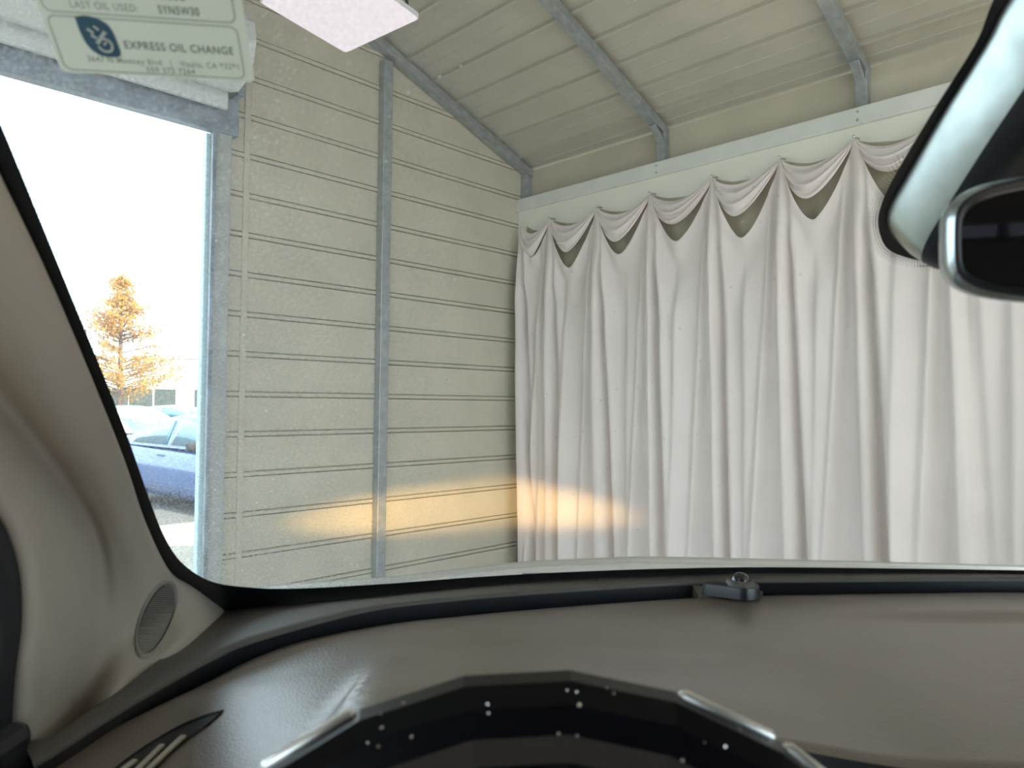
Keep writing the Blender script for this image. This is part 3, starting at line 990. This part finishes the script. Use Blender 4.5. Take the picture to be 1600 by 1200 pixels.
# --- roof lining, rear hatch with its window, right side panel
rows = []
for j in range(9):
    y = 0.30 - j * 0.24
    r = []
    for i in range(17):
        s = i / 16
        x = -0.30 + (2 * XC + 0.60) * s
        yy = y - (0.10 - bulge(x)) * 0.7
        zt = gz(x, yy) if j == 0 else H + 0.27 + 0.03 * math.sin(math.pi * s) - 0.03 * (j / 8) ** 2
        if j == 0: zt = min(zt, H + 0.30)
        r.append(Vector((x, yy, zt)))
    rows.append(r)
liner = link('trim_3', grid_me('roof_lining', rows), M['liner'], smooth=True)
mod_solid(liner, 0.03, 1)
tag(liner, 'roof lining of the car, above the frame', kind='structure')
hatch = empty('trim_4', loc=(XC, -1.75, 1.0))
tag(hatch, 'rear bulkhead of the car with its window, behind the camera', kind='structure')
hi = Matrix.Translation((-XC, 1.75, -1.0))
for nm, lo, hh in (('lower_panel', (-0.5, -1.80, 0.5), (1.16, -1.74, H + 0.088)), ('upper_panel', (-0.5, -1.80, H + 0.125), (1.16, -1.74, H + 0.34)),
                   ('side_panel', (-0.5, -1.80, H + 0.085), (-0.22, -1.74, H + 0.128)), ('side_panel', (0.88, -1.80, H + 0.085), (1.16, -1.74, H + 0.128))):
    me = box_me(nm, lo, hh, 0.01); me.transform(hi)
    part(nm, me, M['darkcloth'], hatch)
me = box_me('rear_window', (-0.24, -1.775, H + 0.08), (0.90, -1.765, H + 0.13)); me.transform(hi)
part('rear_window', me, M['tint'], hatch)
for x0 in (-0.47, 2 * XC + 0.44):
    me = box_me('quarter_panel', (x0, -1.76, 0.55), (x0 + 0.03, -0.55, H + 0.27), 0.008); me.transform(hi)
    part('quarter_panel', me, M['darkcloth'], hatch)
door2 = empty('door_2', loc=(2 * XC + 0.45, 0.2, 0.9))
tag(door2, 'dark passenger door panel, out of view', kind='structure')
me = box_me('door_panel', (2 * XC + 0.44, -1.1, 0.55), (2 * XC + 0.53, 0.66, H - 0.30), 0.02); me.transform(Matrix.Translation((-(2 * XC + 0.45), -0.2, -0.9)))
part('door_panel', me, M['darkplastic'], door2)

# --- car hood
_hp = [P(x, y, 1.22) for x, y in ((330, 925), (450, 911), (600, 902), (750, 884), (830, 876), (1000, 869), (1200, 873), (1400, 878), (1600, 883), (1800, 896), (1950, 920))]
def hood_z(x):
    for i in range(len(_hp) - 1):
        if x <= _hp[i + 1].x or i == len(_hp) - 2:
            t = (x - _hp[i].x) / (_hp[i + 1].x - _hp[i].x)
            return _hp[i].z * (1 - t) + _hp[i + 1].z * t
rows = []
for j in range(15):
    v = j / 14
    r = []
    for i in range(41):
        x = -0.52 + 1.70 * i / 40
        y = 1.22 + 1.0 * v - 0.0 * ((x - XC) / 0.85) ** 2
        z = hood_z(x) - 0.27 * v - 0.10 * v ** 3
        r.append(Vector((x, y, z)))
    rows.append(r)
hood = empty('car_hood', loc=(XC, 1.6, H - 0.4))
tag(hood, 'pale silver hood of the car just showing above the dashboard', 'car hood')
me = grid_me('hood_panel', rows); me.transform(Matrix.Translation((-XC, -1.6, -(H - 0.4))))
o = part('hood_panel', me, M['hood'], hood, True)
mod_solid(o, 0.01)
me = tube_me('wiper', [(0.02, 1.115, H - 0.272), (0.30, 1.13, H - 0.268), (0.62, 1.12, H - 0.272)], [0.006, 0.007, 0.005], 8); me.transform(Matrix.Translation((-XC, -1.6, -(H - 0.4))))
part('wiper', me, M['darkplastic'], hood, True)

# --- dashboard
dash = empty('dashboard', loc=(XC, 0.75, H - 0.5))
tag(dash, 'black grained dashboard top below the windshield', 'dashboard')
DI = Matrix.Translation((-XC, -0.75, -(H - 0.5)))
def dpart(name, me, m, smooth=True, parent=dash):
    me.transform(DI)
    return part(name, me, m, parent, smooth)
Lp = [(40, 1222), (94, 1187), (160, 1148), (233, 1110), (333, 1062), (440, 1012), (569, 982), (680, 967), (794, 956), (940, 944), (1075, 935), (1187, 931), (1300, 929), (1450, 927), (1600, 926)]
Lw = [dz_pt(x, y, 0.0) for x, y in Lp]
Lw += [Vector((0.75, 0.88, ZL)), Vector((0.88, 0.85, ZL)), Vector((0.97, 0.79, ZL))]
far = catmull(Lw, 110)
# near edge
Np = [(-0.42, 0.42), (-0.2, 0.455), (0.1, 0.49), (0.20, 0.507), (0.36, 0.490), (0.7, 0.472), (1.05, 0.46)]
near = catmull([Vector((x, y, ZL)) for x, y in Np], 110)
rows = []
for j in range(61):
    v = j / 60
    r = []
    for a_, b_ in zip(far, near):
        p = mix(a_, b_, v)
        p = Vector((p.x, p.y, ZL + dash_h(p.x, p.y)))
        r.append(p)
    rows.append(r)
for q, (dy, dz) in enumerate(((-0.006, -0.003), (-0.010, -0.010), (-0.011, -0.020), (-0.008, -0.035))):
    rows.append([p + Vector((0, dy, dz)) for p in rows[60]])
rows.insert(0, [p + Vector((0, 0.001, -0.08)) for p in rows[0]])
rows.insert(1, [p + Vector((0, 0.001, -0.003)) for p in rows[1]])
dpart('leather_pad', grid_me('leather_pad', rows[:64]), M['leather'])
dpart('pad_lip', grid_me('pad_lip', rows[63:]), M['frit'])
# lower fascia under the pad
rows = [[p + Vector((0, -0.004, -0.022)) for p in rows[62]], [p + Vector((0, -0.02, -0.10)) for p in rows[62]], [p + Vector((0, 0.05, -0.35)) for p in rows[62]]]
dpart('fascia', grid_me('fascia', rows), M['frit'])
# channel and outer strip
Op = [(52, 1196), (96, 1170), (170, 1122), (240, 1080), (330, 1030), (400, 1000), (569, 954), (680, 939), (794, 929), (940, 919), (1064, 912), (1187, 908), (1300, 907), (1450, 906), (1600, 906)]
Ow = [dz_pt(x, y, 0.013) for x, y in Op] + [Vector((0.76, 0.90, ZO + 0.022)), Vector((0.90, 0.87, ZO + 0.022)), Vector((1.00, 0.81, ZO + 0.022))]
outer = catmull(Ow, 110)
Gp = [(34, 1160), (78, 1150), (128, 1119), (185, 1080), (250, 1030), (345, 950), (450, 938), (600, 923), (750, 908), (900, 898), (1064, 892), (1187, 889), (1300, 889), (1450, 889), (1600, 890)]
Gw = []
for i, (x, y) in enumerate(Gp):
    if i < 5: Gw.append(dz_pt(x, y, 0.012))
    else: Gw.append(G(x, y, 0.006))
Gw += [Vector((0.78, 0.925, H - 0.215)), Vector((0.93, 0.89, H - 0.215)), Vector((1.03, 0.83, H - 0.215))]
gl = catmull(Gw, 110)
rows = [[p + Vector((0, 0.004, -0.13)) for p in outer], [p + Vector((0, 0.001, -0.003)) for p in outer]]
dpart('channel_wall', grid_me('channel_wall', rows), M['frit'])  # black colour stands for the shade deep in the channel
rows = [[p + Vector((0, 0.001, -0.003)) for p in outer], outer,
        [mix(a_, b_, 0.12) + Vector((0, 0, 0.0015)) for a_, b_ in zip(outer, gl)], [mix(a_, b_, 0.5) + Vector((0, 0, 0.002)) for a_, b_ in zip(outer, gl)],
        [mix(a_, b_, 0.9) for a_, b_ in zip(outer, gl)], gl, [p + Vector((-0.03 if p.x < -0.3 else -0.004, 0.02, -0.02)) for p in gl]]
dpart('defroster_strip', grid_me('defroster_strip', rows), M['charcoal'])
rows = [[Vector((p.x + (0.05 if p.x < -0.2 else 0), p.y - 0.03, ZL - 0.12)) for p in far], [Vector((p.x, p.y, ZL - 0.115)) for p in far], [Vector((p.x - (0.02 if p.x < -0.2 else 0), p.y + 0.01, ZL - 0.11)) for p in outer]]
dpart('channel_floor', grid_me('channel_floor', rows), M['frit'])
# bridge across the channel under the sensor
b0, b1 = [PZ(x, y, ZL) for x, y in ((1092, 935), (1192, 931))]
c0, c1 = [PZ(x, y, ZO) for x, y in ((1080, 911), (1190, 908))]
v = [b0, b1, c1, c0]; dn = Vector((0, 0, -0.04))
me = fix(mesh('bridge', [p + Vector((0, 0, 0.0012)) for p in v] + [p + dn for p in v], [(0, 1, 2, 3), (0, 4, 5, 1), (1, 5, 6, 2), (2, 6, 7, 3), (3, 7, 4, 0)]))
dpart('bridge', me, M['charcoal'], False)
# light sensor: tear-drop foot, cup and dome
s0 = PZ(1157, 921, ZO + 0.002)
def sl(x, y, z): return s0 + Vector((x, y, z)) * 0.80
ol = []
for k in range(40):
    th_ = 2 * math.pi * k / 40
    x, y = 0.030 * math.cos(th_), 0.020 * math.sin(th_)
    if x < 0: x *= 1.9; y *= (1 - 0.75 * (-x / 0.057)) ; y += 0.012 * (-x / 0.057)
    ol.append((x, y))
rows = [[sl(x * f, y * f, z) for x, y in ol] for f, z in ((1.05, -0.012), (1.0, 0.004), (0.93, 0.009), (0.5, 0.011), (0.02, 0.011))]
sens = dpart('light_sensor', grid_me('light_sensor', rows, True), M['sensor'])
tag(sens, 'small domed light sensor on a tear-drop foot')
rows = []
for k in range(7):
    ph = math.pi / 2 * k / 6
    rows.append([sl(0.0155 * math.cos(ph) * math.cos(2 * math.pi * q / 24), 0.0155 * math.cos(ph) * math.sin(2 * math.pi * q / 24), 0.011 + 0.0165 * math.sin(ph)) for q in range(24)])
dpart('dome', grid_me('dome', rows, True), M['dome'], True, sens)
rows = [[sl(rr * math.cos(2 * math.pi * q / 28), rr * math.sin(2 * math.pi * q / 28), z) for q in range(28)] for rr, z in ((0.0235, 0.008), (0.0215, 0.0145), (0.0180, 0.0165), (0.0160, 0.012))]
dpart('dome_collar', grid_me('dome_collar', rows, True), M['charcoal'], True, sens)
# side demister vent at the driver's end
rim = [(346, 1111), (318, 1118), (280, 1134), (235, 1160), (190, 1192), (160, 1222), (205, 1240), (232, 1216), (262, 1180), (296, 1152), (326, 1130)]
rc_ = catmull([Vector((x, y, 0)) for x, y in rim + [rim[0]]], 49)[:-1]
cen = Vector((sum(p.x for p in rc_) / 48, sum(p.y for p in rc_) / 48, 0))
rows = []
for f, off in ((1.05, 0.000), (1.02, 0.0018), (0.97, 0.0018), (0.94, 0.0009)):
    rows.append([dz_pt(cen.x + (p.x - cen.x) * f, cen.y + (p.y - cen.y) * f, off) for p in rc_])
vent = dpart('side_vent', grid_me('side_vent', rows, True), M['darkplastic'])
rows = [[dz_pt(cen.x + (p.x - cen.x) * f, cen.y + (p.y - cen.y) * f, 0.0008) for p in rc_] for f in (0.98, 0.02)]
dpart('vent_well', grid_me('vent_well', rows, True), M['frit'], True, vent)
for (x0, y0, x1, y1) in ((188, 1206, 212, 1188), (206, 1212, 254, 1164), (226, 1208, 287, 1150)):
    a_, b_ = dz_pt(x0, y0, 0.003), dz_pt(x1, y1, 0.003)
    dpart('vent_slat', bar_me('vent_slat', a_, b_, 0.0052, 0.003, bev=0.0008), M['pillar'], False, vent)

# --- steering wheel with a faceted, studded cover
WR, MR = 0.178, 0.0225
tilt = R(27)
wup = Vector((0, math.sin(tilt), math.cos(tilt)))
wn = Vector((0, -math.cos(tilt), math.sin(tilt)))        # towards the driver
wtop = P(848, 1045, 0.335)
wc = wtop - wup * (WR + MR)
wheel = empty('steering_wheel', mat4=Matrix(((1, 0, wn.x, wc.x), (0, wup.y, wn.y, wc.y), (0, wup.z, wn.z, wc.z), (0, 0, 0, 1))) @ Matrix.Diagonal((1, 1, 1, 1)))
# local axes: x right, y up the wheel, z towards the driver
tag(wheel, 'steering wheel with a faceted glossy black cover and crystal studs', 'steering wheel')
NS = 26
def seg_ang(k): return math.pi / 2 - R(3.4) + 2 * math.pi * k / NS
MIN = 12
def rim_pt(th_, ph, r=MR, R0=WR):
    # slightly squared section
    c, s = math.cos(ph), math.sin(ph)
    rr = R0 + r * c
    return Vector((rr * math.cos(th_), rr * math.sin(th_), r * 1.15 * s))
rows = []
for k in range(NS):
    rows.append([rim_pt(seg_ang(k), 2 * math.pi * q / MIN + 0.26) for q in range(MIN)])
rows.append(rows[0])
me = grid_me('rim_cover', rows, True)
bm = bmesh.new(); bm.from_mesh(me); bmesh.ops.remove_doubles(bm, verts=bm.verts, dist=1e-5)
bmesh.ops.recalc_face_normals(bm, faces=bm.faces); bm.to_mesh(me); bm.free()
part('rim_cover', me, M['wheel'], wheel)
for k in range(NS):               # bright metal put in for the edge reflections, none on the top facets
    t0, t1 = seg_ang(k), seg_ang(k + 1)
    d = (t1 - t0) * 0.04
    q0, q1 = rim_pt(t0, 0.30, MR * 1.0), rim_pt(t1, 0.30, MR * 1.0)
    a_, b_ = mix(q0, q1, 0.04), mix(q0, q1, 0.96)
    if k in (0, 1, NS - 1): continue
    part('edge_highlight', tube_me('edge_highlight', [a_, mix(a_, b_, 0.06), mix(a_, b_, 0.94), b_], [0.0014, 0.0032, 0.0032, 0.0014], 8), M['strip'], wheel, True)
# studs
sv, sf = [], []
rg = random.Random(3)
for k in range(120):
    th_ = rg.random() * 2 * math.pi
    ph = 0.62 + rg.random() * 2.2
    kk = (th_ - seg_ang(0)) / (2 * math.pi / NS); f = kk - math.floor(kk)
    cor = math.cos(math.pi / NS) / math.cos((f - 0.5) * 2 * math.pi / NS)
    c = rim_pt(th_, ph, MR, WR); c.x *= cor; c.y *= cor
    nn = Vector((math.cos(th_) * math.cos(ph), math.sin(th_) * math.cos(ph), math.sin(ph)))
    s1 = nn.cross(Vector((0.3, 0.2, 1))).normalized(); s2 = nn.cross(s1)
    r_ = 0.0004 + 0.0006 * rg.random() ** 2
    n0 = len(sv)
    for q in range(6):
        sv.append(c + (s1 * math.cos(q * math.pi / 3) + s2 * math.sin(q * math.pi / 3)) * r_)
    sv.append(c + nn * r_ * 0.8)
    for q in range(6):
        sf.append((n0 + q, n0 + (q + 1) % 6, n0 + 6))
o = part('crystal_studs', mesh('crystal_studs', sv, sf), M['gem'], wheel)
o['kind'] = 'stuff'
# hub and spokes (below the frame)
rows = []
for rr, z in ((0.085, -0.05), (0.085, -0.02), (0.07, -0.006), (0.04, 0.0), (0.002, 0.002)):
    rows.append([Vector((rr * math.cos(2 * math.pi * q / 32), rr * 0.85 * math.sin(2 * math.pi * q / 32) - 0.01, z)) for q in range(32)])
part('hub_pad', fix(grid_me('hub_pad', rows, True)), M['darkplastic'], wheel, True)
for ang_ in (R(5), R(175), R(270)):
    dv = Vector((math.cos(ang_), math.sin(ang_), 0))
    part('spoke', bar_me('spoke', dv * 0.06 + Vector((0, -0.01, -0.02)), dv * (WR - 0.005), 0.035, 0.018, Vector((0, 0, 1)), 0.004), M['darkplastic'], wheel)
part('column', tube_me('column', [(0, -0.01, -0.04), (0, -0.01, -0.26)], 0.045, 20), M['darkplastic'], wheel, True)
# instrument panel hidden behind the wheel
me = box_me('instrument_panel', (-0.12, 0.57, H - 0.40), (0.24, 0.62, H - 0.262), 0.01)
dpart('instrument_panel', me, M['darkplastic'], False)

# --- rear-view mirror and its pod on the glass
mir = empty('rear_view_mirror', mat4=Matrix.Translation((XC, 0.5, H + 0.15)))
tag(mir, 'black rear-view mirror hanging from a sensor pod on the windshield', 'mirror')
MI = Matrix.Translation((-XC, -0.5, -(H + 0.15)))
gn = Vector((0, -0.634, -0.773))
podL = [(1660, -140), (1568, 10), (1535, 75), (1470, 180), (1412, 280), (1388, 325), (1384, 352), (1396, 374), (1420, 388)]
fl = [G(x, y, 0.0015) for x, y in podL]
def row_pod(p, tip):
    xr = XC + (XC - p.x) + 0.04
    r = []
    hgt = 0.050 * tip
    for s in [i / 20 for i in range(21)]:
        x = p.x + (xr - p.x) * s
        y = p.y; z = gz(x, y)
        e = min(1, s / 0.22, (1 - s) / 0.22); prof_ = math.sin(math.pi / 2 * e) ** 0.7
        r.append(Vector((x, y, z)) + gn * (0.0015 + hgt * prof_))
    return r
ys = [fl[i] for i in range(len(fl))]
cat = catmull(ys, 41)
rows = []
for i, p in enumerate(cat):
    f = i / 40
    tip = 1.0 if f < 0.62 else math.sqrt(max(0.0, 1 - ((f - 0.62) / 0.38) ** 2))
    rows.append(row_pod(p, max(0.02, tip)))
# rounded lower end
me = fix(grid_me('sensor_pod', [r[2:] for r in rows])); me.transform(MI)
part('sensor_pod', me, M['darkplastic'], mir, True)
me = fix(grid_me('pod_highlight', [r[:3] for r in rows])); me.transform(MI)  # pale flank puts the pod's highlight into the colour
part('pod_highlight', me, M['pod'], mir, True)
fr_out = [(1640, -140), (1556, -10), (1524, 66), (1460, 168), (1400, 268), (1376, 318), (1371, 352), (1384, 386), (1416, 402), (1470, 412), (1540, 418)]
fr = catmull([G(x, y, 0.0008) for x, y in fr_out], 60)
rows = [fr, [Vector((XC + 0.02, p.y, gz(XC + 0.02, p.y))) + gn * 0.0008 for p in fr], [Vector((2 * XC - p.x + 0.04, p.y, gz(2 * XC - p.x + 0.04, p.y))) + gn * 0.0008 for p in fr]]
o = part('frit_patch', grid_me('frit_patch', rows), M['frit'], wind)
# frit dots round the patch
dv, df = [], []
for i in range(22, 56):
    for ring in range(4):
        for sub in range(2):
            p = mix(fr[i], fr[i + 1], sub * 0.5 + (ring % 2) * 0.25)
            tan = (fr[i + 1] - fr[i]).normalized(); outw = tan.cross(gn).normalized()
            if outw.x > 0 and i < 50: outw = -outw
            if i >= 42 and outw.z > 0: outw = -outw
            c = p + outw * (0.0014 + 0.0019 * ring)
            rr = 0.00078 - 0.00014 * ring
            n0 = len(dv)
            for q in range(6):
                dv.append(c + (tan * math.cos(q * math.pi / 3) + outw * math.sin(q * math.pi / 3)) * rr)
            df.append(tuple(range(n0, n0 + 6)))
o = part('frit_dots', mesh('frit_dots', dv, df), M['frit'], wind)
o['kind'] = 'stuff'
# mirror head: outline of a rounded rectangle, turned to the driver
mw_, mh_ = 0.245, 0.074
mc = P(1468, 382, 0.40)
yaw = R(-16)                       # faces the driver
ma = Vector((math.cos(yaw), math.sin(yaw), 0)); mu = Vector((0, -0.11, 1)).normalized()
mn = ma.cross(mu).normalized()     # towards the cabin
if mn.y > 0: mn = -mn
mu = mu - ma * 0.06
def mpt(s, t, d): return mc + ma * (mw_ * (s + 0.5)) + mu * (mh_ * t) + mn * d
def outl(f, d, n=64):
    r = []
    for k in range(n):
        th_ = 2 * math.pi * k / n
        c, s = math.cos(th_), math.sin(th_)
        e = 0.42
        x = math.copysign(abs(c) ** e, c) * 0.5; y = math.copysign(abs(s) ** (e * 1.15), s) * 0.5
        y *= 1 + 0.10 * x
        g_ = (1 - f) * 0.30
        x = x * (1 - g_ * mh_ / mw_ * 3.2); y = y * (1 - g_ * 3.2)
        r.append(mpt(x, y, d))
    return r
me = fix(grid_me('housing', [outl(0.25, -0.034), outl(0.6, -0.030), outl(0.85, -0.020), outl(0.97, -0.006), outl(1.0, 0.006), outl(0.97, 0.013), outl(0.92, 0.016)], True)); me.transform(MI)
part('mirror_housing', me, M['mbezel'], mir, True)
me = fix(grid_me('bezel', [outl(0.92, 0.016), outl(0.86, 0.016), outl(0.80, 0.013), outl(0.77, 0.009)], True)); me.transform(MI)
part('inner_bezel', me, M['darkplastic'], mir, True)
me = mesh('back_cap', outl(0.25, -0.034), [tuple(range(64))]); me.transform(MI)
part('back_cap', me, M['mbezel'], mir)
me = mesh('mirror_glass', outl(0.78, 0.010), [tuple(range(64))]); me.transform(MI)
mg = part('mirror_glass', me, M['mglass'], mir)
stem0 = mpt(0.0, 0.1, -0.03)
me = tube_me('stem', [stem0, stem0 + Vector((-0.005, 0.05, 0.02)), Vector((XC + 0.02, 0.50, gz(XC, 0.50) - 0.03))], [0.016, 0.012, 0.02], 12); me.transform(MI)
part('stem', me, M['pod'], mir, True)

# --- oil-change sticker on the glass
bl0, br0, tr0 = G(98, 110, 0.0015), G(399, 126, 0.0015), G(378, 0, 0.0015)
sx = (br0 - bl0); SW = sx.length; sx.normalize()
sn = gn.copy(); sn = (sn - sx * sn.dot(sx)).normalized()
sy = sn.cross(sx).normalized()
if sy.z < 0: sy = -sy
SM = Matrix(((sx.x, sy.x, sn.x, bl0.x), (sx.y, sy.y, sn.y, bl0.y), (sx.z, sy.z, sn.z, bl0.z), (0, 0, 0, 1)))
stk = empty('windshield_sticker', mat4=SM)
tag(stk, 'pale oil change reminder sticker at the upper left of the windshield', 'sticker')
S = SW / 100.0                    # one hundredth of the sticker's width
def rrect(x0, y0, x1, y1, r, z, n=6):
    pts = []
    for cx, cy, a0 in ((x1 - r, y0 + r, -90), (x1 - r, y1 - r, 0), (x0 + r, y1 - r, 90), (x0 + r, y0 + r, 180)):
        for k in range(n):
            a_ = R(a0 + 90 * k / (n - 1)); pts.append(Vector(((cx + r * math.cos(a_)) * S, (cy + r * math.sin(a_)) * S, z)))
    return pts
SH = 68
film = slab('film', rrect(0, 0, 100, SH, 3, 0.0), Vector((0, 0, -1)), 0.0004)
part('film', film, M['paper'], stk)
def ring(name, outer_, inner_, m):
    n = len(outer_)
    return part(name, mesh(name, outer_ + inner_, [(i, (i + 1) % n, n + (i + 1) % n, n + i) for i in range(n)]), m, stk)
zt = 0.0009
ring('border_line', rrect(2.5, 1.6, 95.5, 30.5, 4, zt), rrect(3.1, 2.2, 94.9, 29.9, 3.5, zt), M['inkthin'])
ring('border_line', rrect(2.5, 32, 95.5, 66, 4, zt), rrect(3.1, 32.6, 94.9, 65.4, 3.5, zt), M['inkthin'])
# shield logo
lg = [(14.5, 33), (20, 34), (26, 32.5), (30, 29), (31.5, 22), (31.5, 14.5), (27, 13), (21, 13.8), (17, 17.5), (15, 24)]
LX, LY = 1.5, -3.0
lp = catmull([Vector(((x + LX) * S, (y + LY) * S, zt)) for x, y in lg + [lg[0]]], 61)[:-1]
logo = part('logo_shield', slab('logo_shield', lp, Vector((0, 0, 1)), 0.0002), M['logo'], stk)
def stroke(pts, wd, z):
    rows_ = [[], []]
    P_ = [Vector((p[0] + LX, p[1] + LY)) for p in pts]
    for i, p in enumerate(P_):
        d = (P_[min(i + 1, len(P_) - 1)] - P_[max(i - 1, 0)]).normalized(); nrm_ = Vector((-d.y, d.x))
        for s, k in ((-1, 0), (1, 1)):
            q = p + nrm_ * wd / 2 * s; rows_[k].append(Vector((q.x * S, q.y * S, z)))
    return grid_me('stroke', rows_)
circ = [(25.3 + 3.4 * math.cos(R(a_)), 19.4 + 3.4 * math.sin(R(a_))) for a_ in range(140, -171, -10)]
for pts, wd in ((circ, 1.3), ([(21.5, 20.0), (27.2, 26.6)], 1.9), ([(18.8, 27.6), (21.0, 25.8), (20.2, 24.2), (22.2, 22.8)], 1.6), ([(22.2, 29.2), (24.4, 27.2)], 1.2), ([(24.6, 19.4), (26.4, 21.2)], 1.2)):
    part('logo_stroke', stroke(pts, wd, zt + 0.0004), M['paper'], logo)
def text(body, x, y, size, m, width=None, bold=0.0):
    cu = bpy.data.curves.new('lettering', 'FONT')
    cu.body = body; cu.size = size * S; cu.space_character = 1.12; cu.offset = bold * S
    to = bpy.data.objects.new('tmp', cu); COL.objects.link(to)
    dg = bpy.context.evaluated_depsgraph_get()
    me_ = bpy.data.meshes.new_from_object(to.evaluated_get(dg))
    bpy.data.objects.remove(to); bpy.data.curves.remove(cu)
    if width:
        w0 = max(v.co.x for v in me_.vertices) - min(v.co.x for v in me_.vertices)
        me_.transform(Matrix.Diagonal((width * S / w0, 1, 1, 1)))
    me_.transform(Matrix.Translation((x * S, y * S, zt)))
    me_.materials.clear()
    return part('lettering', me_, m, stk)
text('EXPRESS OIL CHANGE', 36, 15.2, 6.0, M['ink'], 55, 0.05)
text('3647 N Mooney Blvd   |   Visalia, CA 93291', 15.5, 7.0, 4.6, M['inkthin'], 77, 0.05)
text('559 372 7264', 44, 2.9, 4.2, M['inkthin'], 25, 0.08)
text('LAST OIL USED:', 15.5, 34.8, 5.0, M['inkthin'], 32, 0.05)
text('SYN5W30', 57.5, 34.8, 5.8, M['ink'], 20, 0.06)
text('Current Mileage:', 8.5, 42.0, 5.2, M['inkthin'], 42, 0.08)
text('68285', 56, 42.0, 6.4, M['ink'], 16, 0.06)
text('Next Oil Change Due:', 8.5, 50.5, 5.2, M['inkthin'], 42, 0.05)

# --- added spot lamp, standing in for low sun thrown back off the car
gl_d = bpy.data.lights.new('added_glint_spot', 'SPOT')
gl_d.energy = 230
gl_d.color = (1.0, 0.62, 0.20)
gl_d.spot_size = R(60)
gl_d.spot_blend = 0.9
gl_d.shadow_soft_size = 0.02
gl_o = bpy.data.objects.new('added_glint_spot', gl_d)
COL.objects.link(gl_o)
gl_o.location = (-0.15, 2.25, 0.98)
tgt = P(715, 792, 5.2)
gl_o.rotation_euler = (tgt - gl_o.location).to_track_quat('-Z', 'Y').to_euler()
gl_o.scale = (1.0, 0.14, 1.0)
